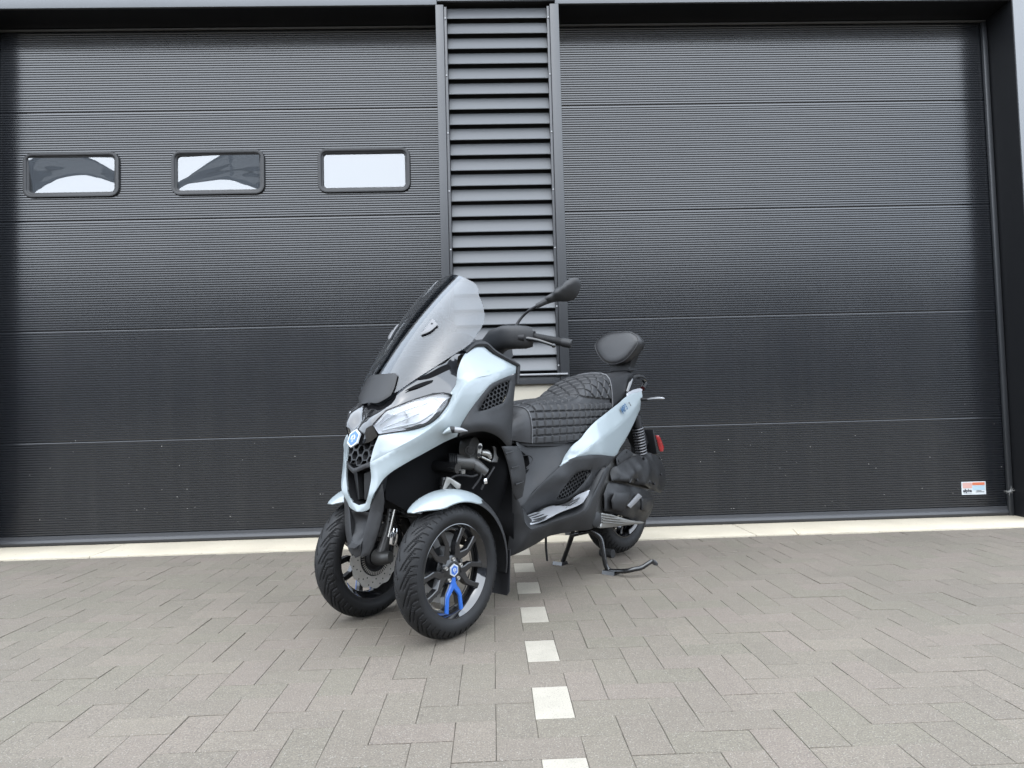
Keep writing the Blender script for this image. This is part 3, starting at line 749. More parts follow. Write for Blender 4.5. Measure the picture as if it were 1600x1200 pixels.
panel(cre+low[0:1]+low[1:], [(-0.016,0.268,0.759), (0.060,0.213,0.707), (0.122,0.162,0.655), (0.178,0.104,0.592), (-0.121,0.284,0.882)], D=VD, res=0.014, t=0.008, roll=0.002, mb=fp, lam=6e-5)
FAIR = both(fp, 'front_fairing', PAINT)
fl = [tuple(np.array(q)+np.array((-0.012, -0.016, -0.006))) for q in up+cre[:6]+[(-0.092,0.236,0.891)]+inn[-4:]]
both(panel(fl, D=(0.2, 0.97, 0.1), res=0.03, t=0.003, roll=0), 'fairing_liner', PLASTB)

# ---- gloss black nose panel between the headlamps
nose = [(0.188,0.000,0.714), (0.191,0.022,0.707), (0.171,0.052,0.715), (0.162,0.087,0.737), (0.175,0.077,0.773), (0.136,0.106,0.827), (0.080,0.136,0.852), (0.039,0.161,0.869), (-0.001,0.186,0.881), (-0.046,0.221,0.890), (-0.064,0.233,0.885), (-0.101,0.228,0.918), (-0.109,0.226,0.947), (-0.111,0.228,0.973), (-0.152,0.231,1.037), (-0.113,0.226,1.037), (-0.039,0.191,0.988), (0.010,0.159,0.951), (0.051,0.130,0.919), (0.077,0.106,0.897), (0.092,0.080,0.872), (0.106,0.030,0.855), (0.105, 0.0, 0.865)]
one(panel(sym(nose), [(0.175,0.018,0.781), (0.175, 0, 0.775), (0.150, 0, 0.815), (0.148,0.055,0.819), (0.119,0.075,0.842), (0.147,-0.018,0.781)], D=(0.8, 0, 0.6), res=0.016, t=0.004, roll=0.002), 'nose_panel', GLOSSB)
# black patches laid on it, coloured as the shade inside its air slots
for P in ([(0.026,0.155,0.939), (-0.017,0.178,0.957), (-0.082,0.208,0.991), (-0.114,0.221,1.002), (-0.117,0.221,0.989), (-0.078,0.211,0.966), (-0.024,0.184,0.940), (0.009,0.164,0.935)], [(0.065,0.135,0.893), (0.033,0.155,0.913), (-0.014,0.181,0.930), (-0.032,0.189,0.932), (-0.021,0.187,0.921), (0.025,0.163,0.904)]):
    both(panel([tuple(np.array(q)+np.array((0.007, 0.0005, 0.004))) for q in P], D=(0.6, 0.5, 0.6), res=0.012, t=0.003, roll=0.0005), 'slot_shade', DEEP)

# ---- headlamps
hl = [(0.175,0.079,0.773), (0.138,0.108,0.826), (0.081,0.138,0.850), (0.041,0.163,0.867), (0.001,0.188,0.880), (-0.043,0.221,0.887), (-0.062,0.232,0.879), (-0.067,0.236,0.871), (-0.045,0.241,0.844), (-0.005,0.231,0.799), (0.024,0.206,0.773), (0.043,0.179,0.761), (0.070,0.157,0.754), (0.158,0.091,0.741)]
lens = panel(hl, D=(0.75, 0.6, 0.25), res=0.014, t=0.002, roll=0.003, corner=22, inner=[tuple(np.array(q)+np.array((.010, .007, .004))) for q in ((0.102,0.125,0.794), (0.031,0.185,0.826))])
bk = [tuple(np.array(q)-np.array((0.022, 0.016, 0.005))) for q in hl]
bowl = panel(bk, D=(0.75, 0.6, 0.25), res=0.02, t=0.002, roll=0)
wallb = MB(); n = len(hl); wallb.add(hl+bk, [(i, (i+1) % n, (i+1) % n+n, i+n) for i in range(n)])
HB = both(bowl, 'headlamp', REFL)
both(wallb, 'lamp_rim', REFL, HB, ang=40)
both(lens, 'lens', LENS, HB, ang=60)
# reflector cups, light guides and dark corner trim inside the lamp
def bowlmb(mb, c, d, r, dep):
    mb.lathe([(r, 0), (r*0.96, -dep*0.15), (r*0.8, -dep*0.5), (r*0.5, -dep*0.85), (r*0.12, -dep), (r*0.12, -dep*0.5), (0, -dep*0.45)], c, d, 28)
for (u_, r_) in ((((-0.006,0.190,0.831)), 0.042), (((0.087,0.118,0.794)), 0.034)):
    cup = MB(); bowlmb(cup, tuple(np.array(u_)-np.array((0.004, 0.004, 0))), (0.78, 0.6, 0.1), r_, 0.026); both(cup, 'reflector_cup', CHROME, HB)
lg = MB()
lg.tube([tuple(np.array(q)-np.array((0.006, 0.005, 0))) for q in ((0.152,0.098,0.754), (0.094,0.133,0.768), (0.046,0.172,0.780), (0.014,0.207,0.807), (-0.021,0.225,0.841))], 0.0042, 8, 3)
lg.tube([tuple(np.array(q)-np.array((0.006, 0.005, 0))) for q in ((0.155,0.092,0.775), (0.119,0.113,0.806), (0.060,0.148,0.832), (0.003,0.183,0.852))], 0.0030, 8, 3)
lg.tube([tuple(np.array(q)-np.array((0.006, 0.005, 0))) for q in ((0.144,0.103,0.765), (0.079,0.140,0.791), (0.035,0.172,0.813))], 0.0025, 8, 3)
both(lg, 'light_guide', WHITE, HB)
tr = panel([tuple(np.array(q)-np.array((0.004, 0.004, 0))) for q in ((-0.064,0.236,0.871), (-0.045,0.241,0.844), (-0.005,0.231,0.799), (0.024,0.206,0.773), (0.043,0.179,0.761), (0.070,0.157,0.753), (0.092,0.147,0.758), (0.044,0.180,0.774), (0.032,0.198,0.777), (0.009,0.222,0.805), (-0.026,0.234,0.853))], D=(0.7, 0.65, 0.2), res=0.012, t=0.003, roll=0.001)
both(tr, 'lamp_trim', PLAST, HB)
both(MB().tube(hl+[hl[0]], 0.0019, 8, 1, caps=False), 'lamp_gasket', PLASTB, HB)

# ---- front grille, its lip and the deep lower intake
gr = [(0.188,0.000,0.712), (0.191,0.022,0.705), (0.171,0.052,0.712), (0.163,0.086,0.734), (0.171,0.077,0.695), (0.184,0.068,0.644), (0.199,0.030,0.630), (0.202,0.000,0.622)]
hm, hp = honey([tuple(np.array(q)-np.array((0.010, 0, 0))) for q in sym(gr)], (1, 0, -0.12), R=0.021, wall=0.0042, depth=0.022, back=0.004, ang=PI/6)
G = one(hm, 'front_grille', PLAST, ang=30); one(hp, 'grille_back', PLASTB, G)
lip = [(0.184,0.068,0.644), (0.185,0.069,0.627), (0.199,0.034,0.614), (0.205,0.000,0.601), (0.203,0.000,0.621), (0.199,0.032,0.631)]
one(panel(sym([lip[4], lip[5], lip[0], lip[1], lip[2], lip[3]]), [(0.195,0.047,0.630)], D=(1, 0, 0.2), res=0.014, t=0.012, roll=0.002), 'grille_lip', PLAST)
li = [(0.202,-0.000,0.606), (0.198,0.036,0.618), (0.186,0.069,0.630), (0.183,0.075,0.589), (0.186,0.066,0.545), (0.185,0.042,0.496), (0.185,0.000,0.484)]
lo_ = sym(li); lb_ = [(x-0.075, y*1.0, z) for x, y, z in lo_]; n = len(lo_)
lf_ = [(x-0.004, y*1.04, z) for x, y, z in lo_]
one(MB().add(lf_+lb_, [(i, (i+1) % n, (i+1) % n+n, i+n) for i in range(n)]+[tuple(range(n, 2*n))]), 'lower_intake', PLASTB, ang=20)
for s in (1, -1):   # facetted guides in the intake
    P = [(0.158, s*0.066, 0.615), (0.172, s*0.020, 0.600), (0.168, s*0.014, 0.505), (0.155, s*0.040, 0.500)]
    one(MB().prism(P, (1, 0, 0), 0.02), 'intake_guide', PLAST)
# ---- chin guard below
wing = [(0.168,0.117,0.566), (0.161,0.117,0.523), (0.162,0.115,0.482), (0.170,0.110,0.438), (0.179,0.100,0.388), (0.182,0.075,0.337), (0.186,0.060,0.313), (0.201,0.028,0.302), (0.193,0.033,0.368), (0.180,0.056,0.462), (0.182,0.071,0.491), (0.185,0.090,0.524)]
cg = panel(wing, D=VD, res=0.014, t=0.02, roll=0.003, lam=4e-3, corner=25)
both(cg, 'chin_guard', PLAST)
cc = [(0.191,0.000,0.463), (0.185,0.030,0.462), (0.178,0.056,0.462), (0.193,0.033,0.368), (0.198,0.028,0.310), (0.203,0.000,0.298)]
one(panel(sym(cc), [(0.165, 0, 0.445), (0.165, 0.02, 0.44), (0.165, -0.02, 0.44), (0.170, 0.012, 0.385), (0.170, -0.012, 0.385), (0.205, 0.015, 0.342), (0.205, -0.015, 0.342), (0.20, 0, 0.32)], D=(1, 0, 0.1), res=0.012, t=0.01, roll=0.002, crisp=True), 'chin_centre', PLAST)
one(MB().loft([[(0.20, -0.027, 0.350), (0.20, 0.027, 0.350), (0.175, 0.027, 0.372), (0.175, -0.027, 0.372)], [(0.222, -0.022, 0.338), (0.222, 0.022, 0.338), (0.180, 0.026, 0.330), (0.180, -0.026, 0.330)]]), 'chin_lip', PLAST, ang=20)

# ---- hexagon badge (white rim, blue field, white arch mark)
def badge(c, N_, upv, r, parent, k=1.0):
    N_ = np.array(N_, float)/np.linalg.norm(N_); upv = np.array(upv, float); upv -= N_*(upv@N_); upv /= np.linalg.norm(upv); sd = np.cross(upv, N_)
    c = np.array(c, float)
    hexp = lambda rr, o: [c+N_*o+rr*(math.sin(PI/3*i)*sd*k+math.cos(PI/3*i)*upv) for i in range(6)]
    b = one(MB().prism(hexp(r, 0.003), N_, 0.006), 'badge', WHITE, parent, ang=20)
    one(MB().prism(hexp(r*0.78, 0.0042), N_, 0.002), 'badge_field', BLUE, b, ang=20)
    m = MB()
    for s in (1, -1):
        P = [(s*0.06, 0.40), (s*0.34, 0.16), (s*0.34, -0.14), (s*0.17, -0.14), (s*0.17, 0.06), (s*0.06, 0.16)]
        q = [c+N_*0.0052+r*(a*sd*k+b_*upv) for a, b_ in P]
        m.prism(q, N_, 0.001)
        P = [(s*0.03, 0.02), (s*0.03, -0.42), (s*0.10, -0.42), (s*0.10, 0.02)]
        m.prism([c+N_*0.0052+r*(a*sd*k+b_*upv) for a, b_ in P], N_, 0.001)
    one(m, 'badge_mark', WHITE, b, ang=20)
badge((0.199, 0, 0.728), (1, 0, 0.42), (0, 0, 1), 0.036, SC, 0.95)

# ---- windscreen, its base cover and the two brackets
def screen_x(y, z): return 0.176+0.398*z-0.537*z*z-4.339*np.abs(y)**2.5     # the screen's curve
wsl = [(-0.318,0.004,1.399), (-0.308,0.052,1.387), (-0.297,0.114,1.361), (-0.296,0.154,1.340), (-0.291,0.178,1.318), (-0.280,0.192,1.295), (-0.271,0.205,1.272), (-0.266,0.222,1.249), (-0.252,0.248,1.198), (-0.240,0.255,1.174), (-0.221,0.260,1.144), (-0.197,0.259,1.114), (-0.170,0.257,1.085), (-0.150,0.252,1.066), (-0.105,0.234,1.038), (-0.033,0.199,0.988), (0.017,0.167,0.952), (0.056,0.137,0.921), (0.082,0.112,0.897), (0.101,0.076,0.884), (0.115, 0.0, 0.872)]
wsl = [(-0.322, 0.0, 1.402)]+wsl
scr = panel(sym(wsl), D=(1, 0, 0), res=0.018, t=0.004, roll=0.0, corner=30, surf=lambda q: screen_x(q[:, 0], q[:, 1]))
one(scr, 'windscreen', SMOKE, ang=70)
bc = [(0.041, 0.0, 0.966), (0.057,0.084,0.965), (0.058,0.101,0.955), (0.071,0.109,0.928), (0.081,0.113,0.909), (0.097,0.111,0.882), (0.109,0.096,0.871), (0.126,0.055,0.855), (0.125, 0.0, 0.858)]
bc = [(x+0.012*(abs(y) > 0)*0, y*0.86, z) for x, y, z in bc]
one(panel(sym(bc), D=(1, 0, 0), res=0.014, t=0.003, roll=0.002, surf=lambda q: screen_x(q[:, 0], q[:, 1])+0.008), 'screen_base_cover', ENGP)
br = [(-0.106,0.096,1.183), (-0.106,0.108,1.179), (-0.100,0.138,1.155), (-0.070,0.124,1.128), (-0.049,0.095,1.115), (-0.052,0.089,1.121), (-0.077,0.097,1.149)]
both(panel(br, D=(0.75, 0.15, 0.6), res=0.01, t=0.011, roll=0.002), 'screen_bracket', mat('bracket_grey', (0.10, 0.10, 0.103), 0.45))
tb = np.array((-0.092,0.114,1.160)); both(MB().lathe([(0, 0.001), (0.004, 0.001), (0.004, -0.002)], tb, (0.75, 0.15, 0.6), 12), 'bracket_screw', PLASTB)
# ---- cowl edge under the windscreen corner and the dark rear edge of the fairing
both(MB().tube([(-0.155,0.230,1.041), (-0.200,0.232,1.073), (-0.242,0.234,1.079), (-0.267,0.238,1.076), (-0.303,0.246,1.050), (-0.355,0.254,1.028), (-0.425,0.262,1.002), (-0.430,0.262,0.986), (-0.421,0.264,0.923)], [.008, .012, .013, .012, .011, .010, .009, .009, .007], 8, 3), 'fairing_edge', PLAST)
one(panel(sym([(-0.215, 0.0, 1.05), (-0.178,0.222,1.055), (-0.227,0.224,1.078), (-0.280,0.226,1.068), (-0.40, 0.18, 1.03), (-0.42, 0.0, 1.03)]), D=(0.1, 0, 1), res=0.025, t=0.02, roll=0.003), 'dash_cover', PLAST)

# ---- dark side panel with honeycomb vent and wheel-arch lip
sv = [(-0.084,0.266,0.763), (-0.102,0.274,0.793), (-0.138,0.281,0.835), (-0.194,0.285,0.886), (-0.222,0.285,0.908), (-0.252,0.284,0.923), (-0.359,0.272,0.953), (-0.419,0.262,0.965), (-0.401,0.266,0.897), (-0.385,0.269,0.829), (-0.381,0.269,0.788), (-0.378,0.266,0.729), (-0.377,0.262,0.675), (-0.348,0.264,0.671), (-0.297,0.276,0.703), (-0.248,0.284,0.724), (-0.189,0.288,0.738), (-0.142,0.284,0.738), (-0.107,0.276,0.733), (-0.080,0.262,0.724)]
vh = [(-0.164,0.281,0.818), (-0.217,0.284,0.876), (-0.252,0.283,0.902), (-0.304,0.278,0.921), (-0.368,0.270,0.938), (-0.347,0.274,0.884), (-0.311,0.278,0.845), (-0.228,0.282,0.824), (-0.169,0.281,0.814)]
sp = panel(sv, [(-0.100,0.283,0.761), (-0.148,0.294,0.772), (-0.198,0.297,0.774), (-0.239,0.296,0.766), (-0.295,0.289,0.744), (-0.343,0.277,0.712), (-0.265,0.281,0.808), (-0.351,0.274,0.819)], holes=[vh], D=VD, res=0.013, t=0.006, roll=0.0025)
SV = both(sp, 'side_panel', PLAST)
hm, hp = honey(vh, VD, R=0.0105, wall=0.0026, depth=0.012, back=0.005, ang=0.35)
vg = both(hm, 'vent_grille', PLAST, SV, ang=30); both(hp, 'grille_back', PLASTB, SV)

# ---- front indicators on pale pods
pod = MB().tube([(0.005,0.262,0.737), (-0.005,0.272,0.745), (-0.015,0.282,0.751)], [.003, .011, .0165], 14, 3, sq=(1, 0.8)); both(pod, 'indicator_pod', PAINT)
IND = both(MB().tube([(-0.014,0.281,0.751), (-0.025,0.293,0.750)], [.0145, .0140], 16, 1, sq=(1, 0.85)), 'indicator', PLASTB)
both(MB().tube([(-0.024,0.293,0.750), (-0.039,0.307,0.748), (-0.050,0.318,0.746), (-0.059,0.326,0.744)], [.0138, .0118, .0070, .0010], 16, 3, sq=(1, 0.85)), 'indicator_lens', LEDW, IND)

# ---- front wheels
TW = 0.0545
def tyre_mb(Rr, hw, bead, npitch=24, per=40, ns=64):
    """tyre with moulded tread: swept chevron grooves cut into the crown"""
    H = Rr-bead; n = npitch*per
    a = np.linspace(-1, 1, ns+1)*1.93; ab = np.abs(a); sg = np.sign(a)
    up_ = ab < PI/2; q = np.clip((ab-PI/2)/0.36, 0, 1)
    y = np.where(up_, hw*sg*np.sin(np.minimum(ab, PI/2)), hw*sg*(1-0.2*q*q))
    r = np.where(up_, bead+H*(0.36+0.64*np.maximum(np.cos(a), 0)**0.9), bead+H*0.36*(1-q))
    r = r+0.0012*np.exp(-((ab-1.50)/0.035)**2)+0.0010*np.exp(-((ab-1.80)/0.03)**2)
    t = 2*PI*np.arange(n)/n
    s = ab/1.30; side = (a > 0)*1.0
    g = np.zeros((n, ns+1))
    for ph, s0, s1, w, hwid in ((0.0, 0.05, 0.97, 1.0, 0.075), (0.5, 0.28, 0.97, 1.0, 0.068), (0.25, 0.45, 0.72, 0.7, 0.03)):
        sw = np.where(s < 0.60, 2.3*s, 2.3*0.60+0.25*(s-0.60))
        k = t[:, None]*npitch/(2*PI)+0.5*side[None]+ph-sw[None]
        d = np.abs((k+0.5) % 1-0.5)
        m = w*np.clip((hwid-d)/0.022+0.5, 0, 1)*np.clip((s-s0)/0.02+0.5, 0, 1)[None]*np.clip((s1-s)/0.02+0.5, 0, 1)[None]
        g = np.maximum(g, m)
    R = r[None]-0.0055*g
    V = np.stack([R*np.cos(t)[:, None], np.repeat(y[None], n, 0), R*np.sin(t)[:, None]], 2)
    b = MB(); b.grid(V, closeu=True); return b
def rim_mb(r, hw):
    """barrel and flanges; +y is the outer face"""
    P = [(r, hw), (r+0.006, hw-0.001), (r+0.010, hw-0.004), (r+0.010, hw-0.009), (r+0.002, hw-0.012), (r-0.012, hw-0.022), (r-0.016, 0), (r-0.012, -hw+0.02), (r+0.002, -hw+0.01), (r+0.010, -hw+0.006), (r+0.010, -hw), (r, -hw), (r-0.008, -hw+0.014), (r-0.022, -hw+0.03), (r-0.024, 0), (r-0.021, hw-0.030), (r-0.010, hw-0.012)]
    return MB().lathe(P, (0, 0, 0), (0, 1, 0), 72, closed=True)
def bar2(mb, P, w, y0, y1, dep, ch=0.003):
    """flat spoke along 2D points P (r-plane x,z), top face bevelled; y rises from y0 to y1"""
    P = np.array(P, float); n = len(P); T = np.gradient(P, axis=0); T /= np.linalg.norm(T, axis=1)[:, None]; N_ = np.stack([-T[:, 1], T[:, 0]], 1)
    ww = np.array([w]*n if np.isscalar(w) else w); yy = np.linspace(y0, y1, n) if np.isscalar(y0) else np.array(y0)
    secs = []
    for i in range(n):
        L = lambda o, d: (P[i][0]+N_[i][0]*o, yy[i]-d, P[i][1]+N_[i][1]*o)
        h_ = ww[i]/2; secs.append([L(-h_, dep), L(-h_, ch), L(-h_+ch, 0), L(h_-ch, 0), L(h_, ch), L(h_, dep)])
    return mb.loft(secs)
def spoke_pts(a, side, r1=0.1585):
    c, s = math.cos(a), math.sin(a); R = lambda x, y: (x*c-y*s, x*s+y*c)
    return [R(x, y*side) for x, y in ((0.048, 0.0), (0.064, 0.010), (0.082, 0.026), (0.095, 0.033), (0.125, 0.036), (r1, 0.040))]
HY = 0.026
def front_wheel(side):
    c = np.array((-0.034, 0.2345*side, 0.2425))
    dz = math.radians(2.0)
    rm = rim_mb(0.1655, 0.044)
    if side < 0: rm = rm.mirror()
    wheel = rm.build('front_wheel', GLOSSB, SC, ang=30)
    wheel.location = c; wheel.rotation_euler = (0, 0, dz)
    f = 1 if side > 0 else -1
    def sub(mb, name, m, ang=38):
        if side < 0: mb = mb.mirror()
        return mb.build(name, m, wheel, ang=ang)
    ty = tyre_mb(0.2425, TW, 0.168)
    sub(ty, 'tyre', RUBBER, ang=32)
    hub = MB().lathe([(0, HY), (0.030, HY), (0.040, HY-0.002), (0.052, HY-0.010), (0.056, HY-0.03), (0.05, -0.02), (0.0, -0.02)], (0, 0, 0), (0, 1, 0), 40)
    for k in range(5):
        a = -PI/2+k*2*PI/5
        if k != 0:
            for s in (1, -1): bar2(hub, spoke_pts(a, s), [.034, .028, .025, .021, .019, .026], HY-0.004, HY+0.004, 0.026)
        else:
            for s in (1, -1): bar2(hub, spoke_pts(a, s), [.028, .024, .021, .019, .018, .024], HY-0.009, HY-0.003, 0.022)
    sub(hub, 'spokes', SATINB, ang=25)
    bl = MB()
    for s in (1, -1):
        P = spoke_pts(-PI/2, s, 0.156); bar2(bl, [(0.0, -0.026)]+P, [.024, .026, .022, .020, .018, .017, .019], HY, HY+0.002, 0.007)
    sub(bl, 'blue_spoke', BLUE, ang=25)
    for k in range(5):
        a = -PI/2+PI/5+k*2*PI/5; x, z = 0.040*math.cos(a), 0.040*math.sin(a)
        b = MB().lathe([(0.0025, HY-0.001), (0.0028, HY+0.004), (0.0062, HY+0.0045), (0.0072, HY+0.003), (0.0074, HY-0.004)], (x, 0, z), (0, 1, 0), 14)
        sub(b, 'wheel_bolt', STEEL)
    b = MB().lathe([(0.0115, HY+0.0004), (0.0115, HY-0.006), (0.0, HY-0.006)], (0, 0, 0), (0, 1, 0), 16)
    # badge on the hub
    bd_ = MB(); hx = lambda r, y: [(r*math.sin(PI/3*i), y, r*math.cos(PI/3*i)) for i in range(6)]
    sub(MB().prism(hx(0.0235, HY+0.004), (0, 1, 0), 0.005), 'hub_badge', WHITE, 20)
    sub(MB().prism(hx(0.0175, HY+0.0052), (0, 1, 0), 0.002), 'badge_field', BLUE, 20)
    for s in (1, -1):
        bd_.prism([(r_*0.0235, HY+0.0062, q*0.0235) for r_, q in ((s*.06, .40), (s*.34, .16), (s*.34, -.14), (s*.17, -.14), (s*.17, .06), (s*.06, .16))], (0, 1, 0), 0.001)
        bd_.prism([(r_*0.0235, HY+0.0062, q*0.0235) for r_, q in ((s*.03, .02), (s*.03, -.42), (s*.10, -.42), (s*.10, .02))], (0, 1, 0), 0.001)
    sub(bd_, 'badge_mark', WHITE, 20)
    # wavy drilled brake disc on the inner side
    dm = MB(); N_ = 144; ri = 0.078
    ro = lambda t: 0.124+0.0035*math.cos(12*t)
    rings = []
    for k in range(N_):
        t = 2*PI*k/N_; rings.append([(ri*math.cos(t), -0.050, ri*math.sin(t)), (ro(t)*math.cos(t), -0.050, ro(t)*math.sin(t)), (ro(t)*math.cos(t), -0.046, ro(t)*math.sin(t)), (ri*math.cos(t), -0.046, ri*math.sin(t))])
    n = 4; V = [q for r_ in rings for q in r_]
    dm.add(V, [(k*4+i, ((k+1) % N_)*4+i, ((k+1) % N_)*4+(i+1) % 4, k*4+(i+1) % 4) for k in range(N_) for i in range(4)])
    dk = sub(dm, 'brake_disc', DISC, 40)
    hl_ = MB()
    for k in range(36):
        t = 2*PI*k/36; rr = (0.090, 0.102, 0.114)[k % 3]
        for y in (-0.0505, -0.0455): hl_.add([(rr*math.cos(t)+0.0032*math.cos(q*PI/4), y, rr*math.sin(t)+0.0032*math.sin(q*PI/4)) for q in range(8)], [tuple(range(8))])
    o = sub(hl_, 'hole_dots', PLASTB, 0); o['kind'] = 'stuff'  # flat dark dots laid on the disc, the shade of drilled holes as colour
    # toothed sensor ring and carrier
    tr_ = MB()
    for k in range(48):
        t = 2*PI*k/48; tr_.box((0.067*math.cos(t), -0.054, 0.067*math.sin(t)), (0.013, 0.003, 0.0038), R=np.array([[math.cos(t), 0, -math.sin(t)], [0, 1, 0], [math.sin(t), 0, math.cos(t)]]))
    sub(tr_, 'sensor_ring', STEEL, 0)
    ca = MB().lathe([(0.078, -0.047), (0.078, -0.049), (0.05, -0.05), (0.04, -0.06), (0.0, -0.06)], (0, 0, 0), (0, 1, 0), 40)
    sub(ca, 'disc_carrier', PLASTB)
    return wheel
for s in (1, -1): front_wheel(s)
# brake calipers and uprights (turned with the wheel, fixed to the arm)
cal = MB(); A0 = np.array((-0.034, 0.2345, 0.2425))
for a0, a1 in ((PI*0.36, PI*0.72),):
    secs = []
    for t in np.linspace(a0, a1, 9):
        e = np.array((math.cos(t), 0, math.sin(t)))
        secs.append([A0+e*r_+np.array((0, y, 0)) for r_, y in ((0.082, -0.032), (0.132, -0.032), (0.134, -0.040), (0.134, -0.066), (0.125, -0.074), (0.082, -0.074))])
    cal.loft(secs)
both(cal, 'brake_caliper', CALM, ang=30)
upr = MB().tube([A0+np.array((0, -0.065, 0)), A0+np.array((0, -0.105, 0.0)), A0+np.array((-0.01, -0.135, 0.005))], [.034, .028, .022], 18, 3)
upr.tube([A0+np.array((0.0, -0.085, 0.0)), A0+np.array((-0.05, -0.088, 0.13)), A0+np.array((-0.09, -0.075, 0.31))], [.026, .020, .024], 12, 4)
both(upr, 'steering_knuckle', DARKGREY)

# ---- fenders over the front wheels
def fender(R0, p0, p1, hw, drop, pw, n=36, m=17, tip0=0.0, tip1=0.0, t=0.004, yo=0.0):
    G = []; c = np.array((-0.034, 0.2345+yo, 0.2425)); Gi = []
    for i in range(n+1):
        u = i/n; ph = math.radians(p0+(p1-p0)*u)
        w = hw*(1-tip0*(1-min(1, u/0.30))**2.2)*(1-tip1*(max(0, (u-0.72)/0.28))**2.2)
        row = []; rowi = []
        for j in range(m+1):
            v = -1+2*j/m; r = R0-drop*(w/hw)**2*abs(v)**pw
            for rr, L in ((r, row), (r-t, rowi)): L.append(c+np.array((rr*math.cos(ph), w*v*(1 if rr == r else 0.985), rr*math.sin(ph))))
        G.append(row); Gi.append(rowi)
    mb = MB(); mb.grid(G); mb.grid([r_[::-1] for r_ in Gi])
    N_ = (n+1)*(m+1); F = []
    idx = lambda i, j: i*(m+1)+j; idi = lambda i, j: N_+i*(m+1)+(m-j)
    for i in range(n):
        for j in (0, m): F.append((idx(i, j), idx(i+1, j), idi(i+1, j), idi(i, j)))
    for j in range(m):
        for i in (0, n): F.append((idx(i, j), idx(i, j+1), idi(i, j+1), idi(i, j)))
    mb.f += [list(q) for q in F]
    return mb
both(fender(0.290, 52, 130, 0.074, 0.040, 3.0, tip0=0.80, tip1=0.80), 'front_fender', PAINT, ang=50)
both(fender(0.284, 60, 192, 0.070, 0.034, 4.0, tip0=0.5, tip1=0.15), 'fender_rear', PLAST, ang=50)
both(MB().prism([(-0.322, 0.185, 0.27), (-0.322, 0.285, 0.27), (-0.310, 0.285, 0.11), (-0.307, 0.275, 0.095), (-0.307, 0.195, 0.095), (-0.310, 0.185, 0.11)], (1, 0, 0.1), 0.005), 'mud_flap', PLASTB, ang=30)
# ---- front suspension seen under the fairing
def coil(mb, a, b, R, r, turns, n=16):
    a = np.array(a, float); b = np.array(b, float); D = b-a; U, V, W_ = basis(D); P = []
    for k in range(int(turns*n)+1):
        t = 2*PI*k/n; P.append(a+D*(k/(turns*n))+R*(math.cos(t)*U+math.sin(t)*V))
    return mb.tube(P, r, 7, 1)
sa, sb = np.array((-0.135, 0.130, 0.560)), np.array((-0.070, 0.135, 0.255))
SHK = both(MB().tube([sa, sb], [.013, .013], 14, 1), 'front_shock', SATINB)
both(MB().tube([sa+(sb-sa)*0.66, sa+(sb-sa)*0.68, sa+(sb-sa)*0.88, sa+(sb-sa)*0.90], [.019, .022, .022, .018], 16, 1), 'damper_can', CHROME, SHK)
both(coil(MB(), sa+(sb-sa)*0.08, sa+(sb-sa)*0.65, 0.026, 0.0042, 10), 'shock_spring', SATINB, SHK)
both(MB().tube([sa, sa+(sb-sa)*0.09], [.030, .030], 16, 1), 'spring_seat', SATINB, SHK)
both(MB().tube([(-0.085, 0.105, 0.46), (-0.045, 0.112, 0.325)], [.0055, .0055], 8, 1).sphere((-0.085, 0.105, 0.463), 0.011), 'link_rod', STEEL)
both(MB().sphere((-0.078, 0.102, 0.485), 0.010).tube([(-0.078, 0.102, 0.47), (-0.074, 0.100, 0.505)], 0.004, 8, 1), 'link_nut', BRASS)
arm = MB()
for z_ in (0.600, 0.410): arm.tube([(-0.13, -0.20, z_), (-0.115, 0.0, z_+0.01), (-0.13, 0.20, z_)], [.020, .026, .020], 10, 3)
one(arm, 'suspension_arm', SATINB)
kn = MB().tube([(-0.164,0.155,0.623), (-0.215,0.185,0.616), (-0.226,0.195,0.613)], [.030, .030, .026], 18, 1); kn.tube([(-0.226,0.185,0.617), (-0.241,0.205,0.596), (-0.266,0.215,0.575)], [.024, .023, .020], 14, 3)
both(kn, 'steering_housing', DARKGREY)
bel = MB()
for k in range(5):
    a = np.array((-0.164,0.155,0.623)); d = a-np.array((-0.215,0.185,0.616)); d /= np.linalg.norm(d); bel.tube([a+d*0.007*k, a+d*(0.007*k+0.004)], [.031, .031], 16, 1)
both(bel, 'rubber_bellows', RUBBER)
both(MB().tube([(-0.224,0.150,0.664), (-0.237,0.190,0.664)], [.055, .052], 22, 1), 'tilt_actuator', DARKGREY)
both(MB().lathe([(0, .004), (.012, .004), (.013, 0), (.020, 0), (.021, -.006)], (-0.187,0.212,0.666), (0.55, 0.83, 0), 18), 'actuator_bolt', SATINB)
lk = [(-0.234,0.218,0.691), (-0.240,0.222,0.690), (-0.243,0.224,0.679), (-0.237,0.220,0.637), (-0.230,0.216,0.632), (-0.225,0.214,0.638), (-0.228,0.216,0.680)]
LP_ = both(panel(lk, D=VD, res=0.006, t=0.008, roll=0.001), 'link_plate', ALLOY)
for q in ((-0.229,0.226,0.676), (-0.227,0.222,0.645)):
    both(MB().lathe([(0, 0), (.0075, 0), (.0075, -.006)], q, VD, 14), 'plate_bolt', PLASTB, LP_)
both(MB().tube([(-0.257,0.205,0.653), (-0.284,0.215,0.646), (-0.293,0.220,0.626)], [.012, .014, .008], 10, 3).tube([(-0.246,0.215,0.636), (-0.287,0.225,0.617)], [.005, .005], 8, 1), 'brake_union', ALLOY)
